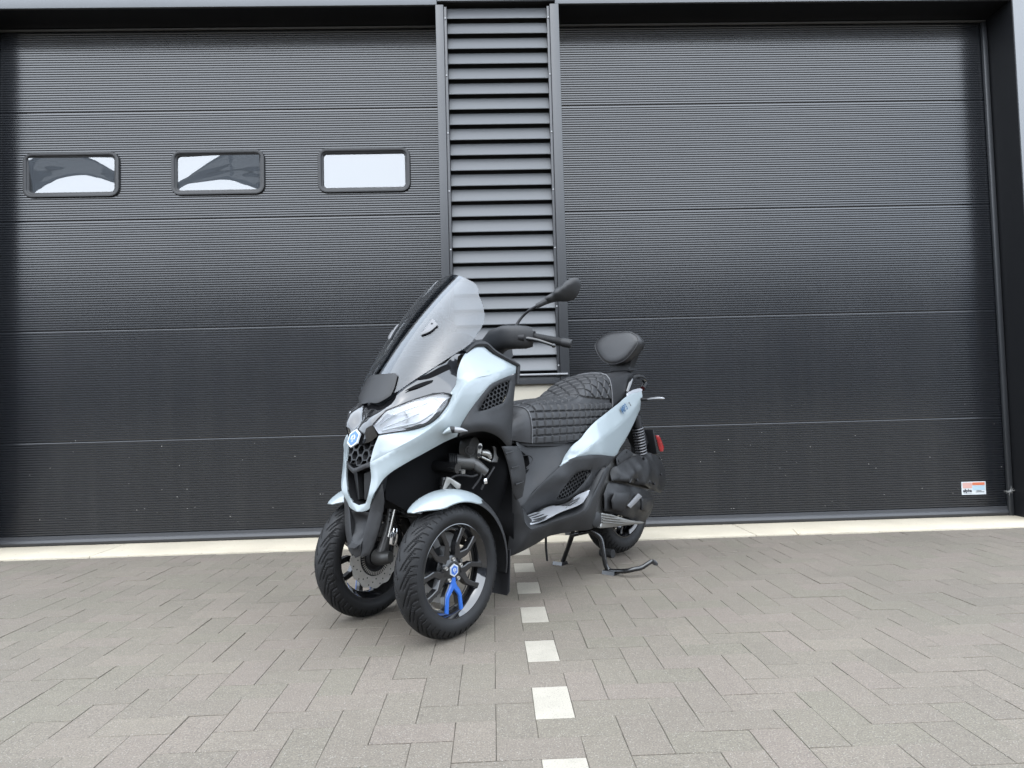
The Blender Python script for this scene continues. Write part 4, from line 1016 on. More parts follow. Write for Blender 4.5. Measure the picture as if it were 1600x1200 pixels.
both(panel([(-0.304,0.225,0.676), (-0.320,0.228,0.670), (-0.324,0.228,0.639), (-0.331,0.230,0.628), (-0.325,0.228,0.610), (-0.297,0.222,0.613), (-0.309,0.222,0.627), (-0.312,0.224,0.652)], D=VD, res=0.012, t=0.012, roll=0.001), 'stay_bracket', DARKGREY)
hs_ = MB()
hs_.tube([(-0.068,0.170,0.522), (-0.089,0.180,0.552), (-0.124,0.190,0.571), (-0.159,0.200,0.571), (-0.199,0.205,0.563), (-0.227,0.210,0.568)], 0.0048, 8, 4)
hs_.tube([(-0.196,0.210,0.516), (-0.224,0.215,0.543), (-0.238,0.220,0.567), (-0.237,0.215,0.585)], 0.0045, 8, 4)
hs_.tube([(-0.236,0.220,0.510), (-0.254,0.225,0.539), (-0.279,0.230,0.569), (-0.303,0.230,0.592)], 0.005, 8, 4)
both(hs_, 'brake_hose', RUBBER)
both(panel([(-0.085,0.185,0.571), (-0.093,0.190,0.569), (-0.139,0.205,0.539), (-0.137,0.203,0.524), (-0.122,0.200,0.523), (-0.099,0.190,0.548), (-0.074,0.180,0.517), (-0.066,0.178,0.521)], D=VD, res=0.012, t=0.010, roll=0.001), 'caliper_bracket', ALLOY)
both(MB().lathe([(0, .006), (.010, .006), (.010, -.006), (0, -.006)], (-0.156,0.200,0.586), (0.2, 0.2, 1), 12), 'hose_joint', ALLOY)
both(MB().bbox((-0.249,0.226,0.542), (0.018, 0.018, 0.022), 0.003), 'hose_clip', CHROME)

# ---- leg shield deflector, foot wells
de = [(-0.316,0.262,0.674), (-0.360,0.268,0.673), (-0.419,0.262,0.670), (-0.446,0.262,0.631), (-0.463,0.262,0.550), (-0.455,0.258,0.500), (-0.449,0.252,0.460), (-0.413,0.252,0.452), (-0.384,0.256,0.489), (-0.355,0.262,0.587), (-0.334,0.262,0.637)]
DF = both(panel(de, [(-0.388,0.272,0.613), (-0.403,0.270,0.534)], D=VD, res=0.014, t=0.01, roll=0.003), 'wind_deflector', PLAST)
for a, b_ in (((-0.326,0.272,0.645), (-0.373,0.276,0.652)), ((-0.353,0.277,0.587), (-0.403,0.276,0.591)), ((-0.384,0.272,0.518), (-0.436,0.270,0.524))):
    both(MB().tube([a, b_], [.0035, .0022], 6, 1), 'deflector_rib', PLAST, DF)
fr = [(-0.403,0.235,0.494), (-0.420,0.250,0.454), (-0.434,0.256,0.424), (-0.449,0.262,0.361), (-0.471,0.266,0.331), (-0.449,0.250,0.274), (-0.434,0.220,0.225), (-0.412,0.190,0.214), (-0.415,0.200,0.282), (-0.416,0.220,0.375)]
both(panel(fr, D=VD, res=0.02, t=0.006, roll=0.003), 'footboard_front', PLAST)
ls = [(-0.471,0.266,0.331), (-0.492,0.268,0.326), (-0.651,0.272,0.338), (-0.835,0.272,0.350), (-0.873,0.270,0.361), (-0.929,0.262,0.393), (-1.122,0.228,0.526), (-1.151,0.226,0.527), (-1.159,0.226,0.511), (-1.062,0.245,0.437), (-1.018,0.250,0.387), (-0.995,0.250,0.330), (-1.001,0.242,0.269), (-0.961,0.236,0.252), (-0.818,0.230,0.263), (-0.649,0.228,0.267), (-0.571,0.225,0.249), (-0.436,0.218,0.225), (-0.452,0.248,0.273)]
both(panel(ls, [(-0.705,0.266,0.318), (-0.910,0.262,0.327), (-0.577,0.258,0.297)], D=(0.3, 0.95, 0.15), res=0.018, t=0.006, roll=0.003), 'footboard_side', PLAST)
# grey ledge round the tread plate, tread plate and its rubber strips
lg_ = [(-0.465,0.235,0.414), (-0.448,0.262,0.359), (-0.471,0.266,0.332), (-0.492,0.268,0.327), (-0.651,0.272,0.339), (-0.835,0.272,0.352), (-0.872,0.270,0.363), (-0.927,0.262,0.395), (-1.119,0.228,0.526), (-1.095,0.205,0.521), (-1.030,0.205,0.459), (-0.992,0.215,0.436), (-0.931,0.205,0.421), (-0.900,0.190,0.406), (-0.882,0.165,0.380), (-0.783,0.150,0.377), (-0.586,0.150,0.356)]
both(panel(lg_, D=(0.05, 0.6, 0.8), res=0.02, t=0.006, roll=0.002), 'footboard_ledge', PLAST)
tp = [(-0.576,0.160,0.356), (-0.661,0.160,0.366), (-0.775,0.158,0.377), (-0.876,0.172,0.381), (-0.896,0.195,0.405), (-0.926,0.210,0.419), (-0.981,0.222,0.430), (-0.981,0.226,0.423), (-0.888,0.255,0.396), (-0.846,0.262,0.385), (-0.666,0.262,0.363), (-0.497,0.258,0.339), (-0.481,0.254,0.344), (-0.482,0.245,0.355)]
lift = lambda P, o: [tuple(np.array(q)+np.array((0, 0.3, 0.95))*o) for q in P]
TP = both(panel(lift(tp, 0.004), D=(0.05, 0.6, 0.8), res=0.018, t=0.003, roll=0.001), 'tread_plate', SILVER)
for P in ([(-0.561,0.175,0.349), (-0.675,0.185,0.360), (-0.798,0.200,0.371), (-0.891,0.225,0.401)], [(-0.535,0.200,0.345), (-0.642,0.210,0.355), (-0.768,0.222,0.367), (-0.853,0.240,0.391)], [(-0.508,0.225,0.343), (-0.591,0.232,0.348), (-0.688,0.238,0.358), (-0.761,0.245,0.372)], [(-0.500,0.245,0.340), (-0.557,0.248,0.344), (-0.603,0.250,0.352)], [(-0.646,0.165,0.361), (-0.742,0.170,0.370), (-0.843,0.182,0.376), (-0.880,0.200,0.397)]):
    both(MB().tube(lift(P, 0.0065), [.0045]*(len(P)-1)+[.002], 6, 4, sq=(1.5, 0.7)), 'tread_strip', ENGP, TP)
# ---- centre tunnel and lower side fairing with its vent
tn = [(-0.581,0.120,0.668), (-0.591,0.105,0.690), (-0.774,0.120,0.673), (-1.027,0.140,0.655), (-0.954,0.160,0.619), (-0.812,0.190,0.559), (-0.690,0.178,0.496), (-0.546,0.165,0.405), (-0.528,0.155,0.401), (-0.561,0.125,0.542)]
both(panel(tn, [(-0.766,0.142,0.598), (-0.661,0.147,0.506), (-0.716,0.160,0.538), (-0.587,0.158,0.452)], D=(0.2, 0.95, 0.2), res=0.018, t=0.005, roll=0.002), 'centre_tunnel', PLAST)
sf = [(-0.796,0.194,0.558), (-0.873,0.212,0.591), (-0.978,0.225,0.596), (-1.095,0.222,0.590), (-1.255,0.198,0.571), (-1.207,0.205,0.547), (-1.154,0.215,0.528), (-1.105,0.217,0.526), (-1.052,0.210,0.488), (-1.005,0.210,0.441), (-0.944,0.200,0.425), (-0.903,0.188,0.408), (-0.882,0.165,0.383), (-0.783,0.150,0.379), (-0.586,0.150,0.358), (-0.546,0.165,0.405), (-0.664,0.180,0.487)]
fh = [(-0.782,0.181,0.417), (-0.806,0.190,0.448), (-0.859,0.204,0.493), (-0.915,0.213,0.524), (-1.014,0.216,0.525), (-1.008,0.214,0.507), (-0.925,0.197,0.442), (-0.862,0.184,0.411), (-0.789,0.179,0.404)]
SFP = both(panel(sf, [(-0.799,0.205,0.510), (-0.711,0.178,0.440), (-1.005,0.226,0.568)], holes=[fh], D=(0.15, 0.98, 0.1), res=0.014, t=0.006, roll=0.002), 'side_fairing', PLAST)
hm, hp = honey(fh, (0.15, 0.98, 0.1), R=0.0115, wall=0.0028, depth=0.012, back=0.006, ang=0.3)
both(hm, 'vent_grille', PLAST, SFP, ang=30); both(hp, 'grille_back', PLASTB, SFP)
both(MB().tube([(-0.560,0.150,0.620), (-0.622,0.150,0.617), (-0.646,0.152,0.600), (-0.627,0.155,0.579), (-0.596,0.155,0.565)], 0.002, 6, 5), 'tunnel_cable', PLASTB)
# ---- pale tail panel, two faces along a crease
cr2 = [(-1.665,0.128,0.862), (-1.424,0.172,0.766), (-1.263,0.195,0.713), (-1.055,0.214,0.654), (-0.902,0.214,0.599), (-0.824,0.203,0.573), (-0.793,0.194,0.558)]
upt = [(-0.845,0.178,0.593), (-0.912,0.164,0.630), (-0.952,0.164,0.652), (-1.001,0.168,0.674), (-1.043,0.172,0.707), (-1.118,0.176,0.751), (-1.235,0.168,0.793), (-1.385,0.148,0.840), (-1.498,0.128,0.876), (-1.598,0.118,0.898), (-1.704,0.110,0.911)]
tl = panel(cr2+upt, [(-1.148,0.193,0.715), (-0.954,0.190,0.631), (-1.335,0.172,0.782)], D=(0, 0.8, 0.6), res=0.014, t=0.005, roll=0.0015)
lwt = [(-0.880,0.207,0.587), (-0.900,0.211,0.591), (-0.991,0.218,0.596), (-1.108,0.214,0.589), (-1.268,0.190,0.572), (-1.340,0.182,0.613), (-1.406,0.172,0.648), (-1.539,0.150,0.733), (-1.648,0.128,0.805)]
panel(cr2[:-1]+[cr2[-1]]+lwt, [(-1.182,0.205,0.635), (-1.384,0.178,0.707)], D=(0, 0.95, -0.2), res=0.014, t=0.005, roll=0.0015, mb=tl)
TAIL = both(tl, 'tail_panel', PAINT)
one(MB().loft([[(x, -w, z0), (x, w, z0), (x, w*0.8, z1), (x, -w*0.8, z1)] for x, w, z0, z1 in ((-1.20, .15, .66, .84), (-1.45, .125, .74, .92), (-1.66, .095, .80, .945), (-1.72, .07, .86, .935))]), 'tail_core', PLASTB, ang=30)
# lettering on the tail
p0, p1 = np.array((-1.371,0.180,0.784)), np.array((-1.526,0.153,0.839)); ex = p1-p0; wl_ = np.linalg.norm(ex); ex /= wl_
up_ = np.array((0.25, -0.45, 0.85)); up_ -= ex*(up_@ex); up_ /= np.linalg.norm(up_); nz_ = np.cross(ex, up_)
def frame(p, s_=1): return Matrix([[ex[i], up_[i], nz_[i], p[i]] for i in range(3)]+[[0, 0, 0, 1]])
for tl_ in (TAIL[0],):
    text_mesh('tail_lettering', 'MP3', 0.046, PRINTB, tl_, frame(p0+nz_*0.004), shear=0.3, bold=0.0009)
    text_mesh('tail_lettering', 'S', 0.030, PRINTK, tl_, frame(p0+ex*0.118+nz_*0.004), shear=0.3, bold=0.001)
# ---- grab rail, tail lamp, rear indicators, plate holder with red reflector
both(MB().tube([(-1.562,0.095,0.902), (-1.599,0.095,0.948), (-1.637,0.090,0.976), (-1.682,0.085,0.990), (-1.744,0.078,0.992), (-1.802,0.070,0.982), (-1.824,0.065,0.957), (-1.756,0.085,0.925)], [.011, .012, .012, .012, .013, .014, .016, .014], 10, 4), 'grab_rail', GLOSSB)
both(panel([(-1.515,0.126,0.878), (-1.526,0.118,0.897), (-1.613,0.110,0.916), (-1.694,0.104,0.926), (-1.719,0.106,0.919), (-1.704,0.110,0.909), (-1.597,0.118,0.896)], D=(0, 0.8, 0.6), res=0.01, t=0.006, roll=0.001), 'rail_trim', SILVER)
one(MB().loft([[(-1.690, -0.10, 0.905), (-1.690, 0.10, 0.905), (-1.690, 0.09, 0.850), (-1.690, -0.09, 0.850)], [(-1.735, -0.095, 0.900), (-1.735, 0.095, 0.900), (-1.735, 0.085, 0.852), (-1.735, -0.085, 0.852)], [(-1.765, -0.05, 0.892), (-1.765, 0.05, 0.892), (-1.765, 0.045, 0.860), (-1.765, -0.045, 0.860)]]), 'tail_lamp', RED, ang=25)
RI = both(MB().tube([(-1.658,0.130,0.862), (-1.664,0.175,0.860)], [.010, .007], 10, 1), 'rear_indicator', PLASTB)
both(MB().tube([(-1.662,0.172,0.860), (-1.663,0.215,0.863), (-1.661,0.255,0.863), (-1.666,0.270,0.861)], [.008, .0115, .0105, .004], 12, 3, sq=(1.3, 0.8)), 'indicator_lens', LEDW, RI)
ph_ = MB()
ph_.loft([[(x, -s, z), (x, s, z), (x-0.035, s, z+0.03), (x-0.035, -s, z+0.03)] for x, s, z in ((-1.64, .07, .800), (-1.75, .055, .700), (-1.84, .045, .580))])
one(ph_, 'plate_holder', PLASTB, ang=30)
one(MB().bbox((-1.885, 0.0, 0.615), (0.012, 0.17, 0.15), 0.004, R=np.array(Matrix.Rotation(math.radians(14), 3, 'Y'))), 'plate_bracket', PLASTB)
both(panel([(-1.940,0.060,0.649), (-1.965,0.068,0.648), (-1.994,0.068,0.618), (-2.031,0.064,0.577), (-2.028,0.060,0.549), (-2.003,0.052,0.550)], D=(-0.3, 0.95, 0), res=0.01, t=0.012, roll=0.002), 'side_reflector', RED)
# ---- rear shock absorbers
ra, rb = np.array((-1.607,0.125,0.753)), np.array((-1.644,0.130,0.550))
RS = both(MB().tube([ra, rb], [.016, .016], 12, 1).tube([ra-(rb-ra)*0.1, ra+(rb-ra)*0.22], [.026, .026], 14, 1), 'rear_shock', PLASTB)
both(coil(MB(), ra+(rb-ra)*0.22, ra+(rb-ra)*0.97, 0.029, 0.0042, 10), 'shock_spring', SPRING, RS)

# ---- seat: swept sections, quilted by stitched grooves
#        x      hw     ztop   zbot  shoulder
ST = [(-0.560, 0.095, 0.760, 0.690, 0), (-0.590, 0.122, 0.800, 0.678, 0), (-0.650, 0.148, 0.838, 0.670, 0), (-0.740, 0.160, 0.862, 0.664, 0), (-0.850, 0.163, 0.872, 0.660, 0), (-0.960, 0.163, 0.878, 0.660, 0), (-1.040, 0.162, 0.894, 0.664, 0), (-1.100, 0.158, 0.930, 0.680, 0), (-1.170, 0.152, 0.968, 0.710, 0), (-1.250, 0.146, 0.993, 0.755, 0), (-1.330, 0.138, 1.005, 0.800, 0), (-1.400, 0.126, 1.006, 0.835, 0), (-1.470, 0.112, 1.004, 0.862, 0), (-1.560, 0.092, 1.012, 0.890, 0), (-1.640, 0.074, 1.026, 0.910, 0), (-1.705, 0.056, 1.030, 0.925, 0)]
STa = np.array(ST)
def seat_at(x):
    xs = -STa[:, 0]; o = []
    for k in (1, 2, 3):
        o.append(np.interp(-x, xs, STa[:, k]))
    return o
def seat_smooth(x):
    acc = np.zeros(3)
    for d, w in ((-0.03, .15), (-0.015, .22), (0, .26), (0.015, .22), (0.03, .15)): acc += w*np.array(seat_at(min(-0.560, max(-1.705, x+d))))
    return acc
def seat_pt(x, s, off=0.0):
    """s in -1..1 from the right lower edge over the top to the left one"""
    hw, zt, zb = seat_smooth(x); a = abs(s)
    # profile: side wall slightly flared, rounded shoulder, gently crowned top
    P = [(0.0, 1.0), (0.30, 0.995), (0.55, 0.975), (0.76, 0.925), (0.90, 0.82), (0.97, 0.64), (1.0, 0.42), (1.0, 0.2), (0.985, 0.0)]
    L = np.r_[0, np.cumsum([math.hypot((P[i+1][0]-P[i][0])*hw, (P[i+1][1]-P[i][1])*(zt-zb)) for i in range(len(P)-1)])]
    t = a*L[-1]; y = np.interp(t, L, [q[0] for q in P])*hw*np.sign(s); z = zb+np.interp(t, L, [q[1] for q in P])*(zt-zb)
    return np.array((x, y, z)), a*L[-1]
def seat_patch(x0, x1, nx, ns, groove):
    XS = np.linspace(x0, x1, nx); SS = np.linspace(-1, 1, ns); G = np.zeros((nx, ns, 3)); T = np.zeros((nx, ns))
    for i, x in enumerate(XS):
        for j, s in enumerate(SS): G[i, j], T[i, j] = seat_pt(x, s)
    # rounded section corners
    for _ in range(2): G[:, 1:-1] = 0.25*G[:, :-2]+0.5*G[:, 1:-1]+0.25*G[:, 2:]
    dx = np.gradient(G, axis=0); ds = np.gradient(G, axis=1); N_ = np.cross(dx, ds); N_ /= np.maximum(np.linalg.norm(N_, axis=2), 1e-9)[..., None]
    if (N_[nx//2, ns//2] @ np.array((0, 0, 1))) < 0: N_ = -N_
    arc = np.cumsum(np.r_[0, np.linalg.norm(np.diff(G[:, ns//2], axis=0), axis=1)])
    g = np.zeros((nx, ns))
    if groove:
        A = arc[:, None]*np.ones((1, ns)); Z = G[..., 2]
        topz = np.clip((Z-0.884+0.16*np.clip(T-0.10, 0, 1))/0.006, 0, 1)*(XS < -1.0)[:, None]       # riser and pillion crown: diamonds
        def lines(q, p, w): d = np.abs((q/p+0.5) % 1-0.5)*p; return np.exp(-(d/w)**2)
        sgn = np.sign(SS)[None]
        down = np.where(Z < 0.845, 0.845-Z, 0)
        sq = np.maximum(lines(A+0.10*T, 0.056, 0.0046), np.where(T > 0.13, lines(down, 0.0365, 0.0030), lines(T, 0.056, 0.0036)))
        dm = np.maximum(lines(A+0.75*T, 0.064, 0.0036), lines(A-0.75*T, 0.064, 0.0036))
        g = (1-topz)*sq+topz*dm+0.6*np.exp(-((topz-0.5)/0.3)**2)*0
        # soft cushions: each field stands a little proud between its stitches
        N0 = -0.0075*g-0.002*g**0.35
        G = G+N_*N0[..., None]
    return G
mb = MB(); mb.grid(seat_patch(-0.655, -1.345, 330, 300, True)); seat = one(mb, 'seat', LEATH, ang=180)
mb = MB(); Gf = seat_patch(-0.560, -0.652, 20, 80, False); mb.grid(Gf); mb.add(Gf[0], [tuple(range(80))]); one(mb, 'seat_nose', LEATHS, seat, ang=60)
mb = MB(); Gr = seat_patch(-1.348, -1.705, 40, 80, False); mb.grid(Gr); mb.add(Gr[-1], [tuple(range(80))]); one(mb, 'seat_rear', LEATHS, seat, ang=60)
for x in (-0.6535, -1.3465):
    P = [seat_pt(x, s)[0] for s in np.linspace(-1, 1, 60)]; c = np.array((x, 0, 0.8))
    P = [q+0.0015*(q-c)/np.linalg.norm(q-c) for q in P]
    one(MB().tube(P, 0.0034, 8, 1), 'seat_piping', PIPING, seat)
one(MB().loft([[(x, -w, z-0.012), (x, w, z-0.012), (x, w, z+0.03), (x, -w, z+0.03)] for x, w, z in ((-.575, .09, .685), (-.65, .132, .668), (-.85, .145, .658), (-1.05, .135, .664), (-1.2, .12, .72), (-1.4, .10, .83))]), 'seat_base', PLASTB, ang=40)
# ---- backrest
def brs(f, x, dz=0.0, n=40):
    """rounded-triangle outline, wide at the top, at scale f"""
    P = [(0.0, 1.252), (0.075, 1.247), (0.122, 1.225), (0.148, 1.193), (0.140, 1.160), (0.105, 1.112), (0.065, 1.078), (0.0, 1.062)]
    P = P+[(-y, z) for y, z in P[-2:0:-1]]; L = smooth_loop(np.array(P), 0.012, 80)
    idx = np.linspace(0, len(L)-1e-6, n, endpoint=False); L = np.array([L[int(i)] for i in idx])
    c = np.array((0, 1.160)); sl = -0.25
    return [(x+sl*(z-1.16), y, z+dz) for y, z in (c+(L-c)*f)]
b_ = MB().loft([brs(0.05, -1.604), brs(0.55, -1.606), brs(0.80, -1.610), brs(0.93, -1.617), brs(1.0, -1.630), brs(1.0, -1.66, -.004), brs(0.93, -1.70, -.01), brs(0.80, -1.725, -.014), brs(0.4, -1.735, -.016)])
bk_ = one(b_, 'backrest', LEATHS, ang=60)
one(MB().tube([np.array(q) for q in brs(0.965, -1.6205)]+[np.array(brs(0.965, -1.6205)[0])], 0.0032, 6, 1, caps=False), 'backrest_seam', LEATHS, bk_)
one(MB().loft([[(x, -w, z), (x, w, z), (x-d, w*.9, z), (x-d, -w*.9, z)] for x, w, z, d in ((-1.655, .060, 1.024, .055), (-1.660, .062, 1.045, .06), (-1.655, .075, 1.075, .07), (-1.645, .095, 1.105, .075), (-1.65, .11, 1.14, .07))]), 'backrest_stem', PLAST, ang=40)
one(MB().box((-1.69, 0, 1.036), (0.085, 0.125, 0.012)), 'backrest_base', PLASTB, ang=0)

# ---- handlebar cover, grips, levers, mirrors
hcv = [((-0.494,0.030,1.053), .034, .055), ((-0.490,0.065,1.090), .040, .055), ((-0.484,0.105,1.117), .044, .056), ((-0.487,0.150,1.128), .044, .052), ((-0.510,0.188,1.128), .044, .051), ((-0.538,0.222,1.126), .040, .049), ((-0.556,0.242,1.126), .034, .042)]
secs = []
for i, (c, ra_, rb_) in enumerate(hcv):
    c = np.array(c); nx_ = np.array(hcv[min(i+1, len(hcv)-1)][0])-np.array(hcv[max(i-1, 0)][0]); nx_ /= np.linalg.norm(nx_)
    U = np.array((1.0, 0, 0)); U -= nx_*(U@nx_); U /= np.linalg.norm(U); V = np.cross(nx_, U)
    secs.append([c+ra_*math.copysign(abs(math.cos(t))**0.7, math.cos(t))*U+rb_*math.copysign(abs(math.sin(t))**0.7, math.sin(t))*V for t in np.linspace(0, 2*PI, 24, endpoint=False)])
HC = both(MB().loft(secs), 'handlebar_cover', PLAST, ang=50)
one(MB().loft([[(x, -.07, z0), (x, .07, z0), (x, .06, z1), (x, -.06, z1)] for x, z0, z1 in ((-.43, 1.00, 1.10), (-.50, 1.00, 1.135), (-.57, 1.02, 1.14), (-.63, 1.06, 1.12))]), 'bar_centre', PLAST, ang=30)
ga, gb = np.array((-0.566,0.238,1.128)), np.array((-0.628,0.395,1.088)); gd = gb-ga
both(MB().tube([ga-gd*0.1, ga+gd*0.02], [.026, .026], 16, 1), 'switch_housing', PLASTB)
gm = MB().tube([ga, ga+gd*0.74], [.0172, .0165], 20, 1)
for k in range(14): gm.tube([ga+gd*(0.06+k*0.046), ga+gd*(0.082+k*0.046)], [.0182, .0182], 18, 1)
GP = both(gm, 'grip', RUBBER, ang=40)
both(MB().tube([ga+gd*0.745, ga+gd*0.765, ga+gd*0.98, gb], [.0185, .0195, .0195, .0165], 20, 1), 'bar_end', PLAST, GP)
lv_ = MB().tube([(-0.503,0.222,1.120), (-0.514,0.255,1.115), (-0.527,0.292,1.106), (-0.539,0.326,1.093), (-0.549,0.350,1.083)], [.0075, .0065, .0055, .005, .005], 10, 4, sq=(0.7, 1.3))
lv_.sphere((-0.552,0.356,1.080), 0.0095, 14)
both(lv_, 'brake_lever', SATINB)
both(MB().tube([(-0.499,0.215,1.122), (-0.509,0.238,1.120)], [.020, .016], 14, 1), 'lever_mount', PLASTB)
both(MB().tube([(-0.485,0.150,1.169), (-0.488,0.150,1.182), (-0.493,0.172,1.177), (-0.518,0.190,1.172), (-0.518,0.190,1.164)], 0.003, 6, 1), 'cover_hook', PLASTB)
both(MB().tube([(-0.518,0.185,1.175), (-0.528,0.190,1.195), (-0.541,0.205,1.219), (-0.544,0.235,1.239), (-0.553,0.270,1.255), (-0.559,0.290,1.263)], [.0075, .0062, .0058, .0058, .0058, .006], 10, 4), 'mirror_stem', PLASTB)
mh = [(-0.543,0.280,1.263), (-0.569,0.293,1.283), (-0.591,0.325,1.311), (-0.609,0.360,1.340), (-0.617,0.395,1.362), (-0.626,0.415,1.367), (-0.637,0.430,1.362), (-0.648,0.435,1.346), (-0.649,0.430,1.323), (-0.646,0.418,1.297), (-0.643,0.400,1.279), (-0.631,0.375,1.271), (-0.608,0.345,1.272), (-0.593,0.322,1.269), (-0.579,0.302,1.262), (-0.564,0.286,1.254)]
MH_ = both(panel(mh, [tuple(np.array(q)+np.array((d, d*0.1, 0))) for q, d in (((-0.579,0.299,1.274), .012), ((-0.590,0.318,1.286), .020), ((-0.607,0.347,1.305), .028), ((-0.623,0.376,1.323), .032), ((-0.634,0.402,1.337), .028), ((-0.640,0.424,1.348), .012), ((-0.629,0.374,1.287), .022), ((-0.642,0.405,1.309), .020))], D=(1, 0.12, 0), res=0.008, t=0.02, roll=0.006, crisp=True), 'mirror_head', PLAST, ang=60)
both(MB().tube([(-0.551,0.272,1.255), (-0.565,0.289,1.265), (-0.580,0.302,1.276)], [.011, .012, .013], 12, 2), 'mirror_collar', PLAST, MH_)

# ---- engine: air box, belt cover, swing arm
DE = (0.0, 1.0, 0.12)
ab = [(-1.284,0.150,0.485), (-1.302,0.155,0.510), (-1.345,0.160,0.523), (-1.466,0.150,0.545), (-1.596,0.130,0.563), (-1.689,0.125,0.563), (-1.763,0.128,0.555), (-1.850,0.125,0.527), (-1.913,0.120,0.469), (-1.935,0.120,0.407), (-1.898,0.125,0.348), (-1.840,0.130,0.324), (-1.688,0.150,0.363), (-1.484,0.165,0.411), (-1.276,0.165,0.447)]
AB = both(panel(ab, [(-1.388,0.200,0.452), (-1.447,0.197,0.476), (-1.535,0.186,0.503), (-1.639,0.168,0.533), (-1.741,0.140,0.553), (-1.618,0.188,0.448), (-1.769,0.160,0.423), (-1.322,0.180,0.486), (-1.563,0.190,0.408), (-1.408,0.168,0.515)], D=DE, res=0.013, t=0.05, roll=0.004, crisp=True), 'air_box', ENGP)
for q in ((-1.608,0.166,0.539), (-1.819,0.150,0.433), (-1.711,0.166,0.390), (-1.644,0.176,0.407), (-1.479,0.192,0.433), (-1.848,0.130,0.525)):
    both(MB().lathe([(0, .004), (.007, .003), (.007, -.01)], q, DE, 12), 'cover_bolt', PLASTB, AB)
for q in ((-1.405,0.193,0.433), (-1.619,0.178,0.408)):
    both(MB().tube([np.array(q)+np.array((0.012, 0, -0.006)), np.array(q)+np.array((-0.010, .002, 0.012))], [.006, .004], 8, 1), 'cover_clip', PLAST, AB)
bp_ = [(-1.330,0.165,0.521), (-1.331,0.160,0.557), (-1.362,0.155,0.572), (-1.445,0.145,0.598), (-1.474,0.143,0.595), (-1.525,0.140,0.576), (-1.544,0.140,0.563), (-1.449,0.152,0.542)]
both(panel(bp_, D=DE, res=0.016, t=0.008, roll=0.002), 'mount_plate', PLAST)
for q in ((-1.455,0.148,0.583), (-1.348,0.163,0.543)): both(MB().lathe([(0, .003), (.006, .002), (.006, -.006)], q, DE, 10), 'plate_bolt', PLASTB)
vb = [(-1.198,0.165,0.387), (-1.241,0.160,0.431), (-1.284,0.160,0.438), (-1.444,0.165,0.407), (-1.665,0.150,0.351), (-1.740,0.140,0.325), (-1.747,0.138,0.270), (-1.695,0.140,0.216), (-1.614,0.145,0.194), (-1.488,0.155,0.214), (-1.276,0.170,0.278), (-1.191,0.170,0.303)]
VB_ = both(panel(vb, [(-1.280,0.190,0.370), (-1.386,0.200,0.326), (-1.500,0.190,0.296), (-1.333,0.192,0.283), (-1.606,0.170,0.317)], D=DE, res=0.013, t=0.06, roll=0.004, crisp=True), 'belt_cover', ENGP)
rp = [(-1.218,0.194,0.355), (-1.248,0.196,0.393), (-1.399,0.206,0.381), (-1.343,0.214,0.323), (-1.315,0.203,0.286), (-1.227,0.194,0.309)]
both(panel(rp, [(-1.278,0.209,0.346)], D=DE, res=0.014, t=0.012, roll=0.003), 'cover_rib', ENGP, VB_)
both(panel([(-1.337,0.212,0.317), (-1.474,0.202,0.365), (-1.513,0.200,0.342), (-1.372,0.211,0.298)], D=DE, res=0.014, t=0.012, roll=0.002), 'intake_scoop', mat('scoop_grey', (0.13, 0.13, 0.135), 0.45), VB_)
both(panel([(-1.518,0.193,0.331), (-1.670,0.170,0.320), (-1.681,0.168,0.273), (-1.618,0.172,0.246), (-1.519,0.190,0.270)], [(-1.577,0.189,0.297)], D=DE, res=0.014, t=0.012, roll=0.003), 'cover_boss', ENGP, VB_)
one(MB().loft([[(x, -.02, z0), (x, .14, z0), (x, .14, z1), (x, -.02, z1)] for x, z0, z1 in ((-1.06, .26, .58), (-1.25, .27, .60), (-1.50, .31, .58), (-1.70, .36, .52), (-1.78, .42, .50))]), 'engine_block', DARKGREY, ang=30)
swa = panel([(-1.111,0.205,0.308), (-1.216,0.200,0.284), (-1.333,0.195,0.251), (-1.429,0.190,0.226), (-1.575,0.175,0.197), (-1.540,0.175,0.193), (-1.404,0.185,0.208), (-1.244,0.195,0.221), (-1.082,0.210,0.238)], D=DE, res=0.016, t=0.06, roll=0.003)
SWA = both(swa, 'engine_casing', ALLOY)
for a, b_ in (((-1.103,0.213,0.301), (-1.242,0.206,0.272)), ((-1.101,0.214,0.289), (-1.294,0.203,0.250)), ((-1.096,0.215,0.278), (-1.350,0.199,0.229)), ((-1.091,0.216,0.266), (-1.323,0.200,0.224))):
    both(MB().tube([a, b_], 0.0035, 6, 1), 'cooling_fin', ALLOY, SWA)
pc = np.array((-0.993,0.252,0.295))
both(MB().lathe([(0, 0), (.030, 0), (.036, -.003), (.038, -.008), (.038, -.05)], pc, (0.15, 1, 0), 28), 'pivot_cap', PLAST)
# ---- rear wheel
rw = rim_mb(0.180, 0.060).build('rear_wheel', GLOSSB, SC, ang=30); rw.location = (-1.575, 0.0, 0.290)
tyre_mb(0.275, 0.070, 0.183).build('tyre', RUBBER, rw, ang=32)
h_ = MB().lathe([(0, .045), (.045, .045), (.060, .03), (.060, -.03), (0, -.04)], (0, 0, 0), (0, 1, 0), 30)
for k in range(5):
    for s in (1, -1): bar2(h_, spoke_pts(-PI/2+0.35+k*2*PI/5, s, 0.172), [.026, .020, .018, .017, .016, .020], 0.034, 0.040, 0.03)
h_.build('spokes', GLOSSB, rw, ang=25)
def arcbar(mb, r0, r1, a0, a1, y, t=0.006, n=14):
    secs = []
    for a in np.linspace(a0, a1, n): secs.append([(r*math.cos(a), yy, r*math.sin(a)) for r, yy in ((r0, y), (r1, y), (r1, y-t), (r0, y-t))])
    return mb.loft(secs)
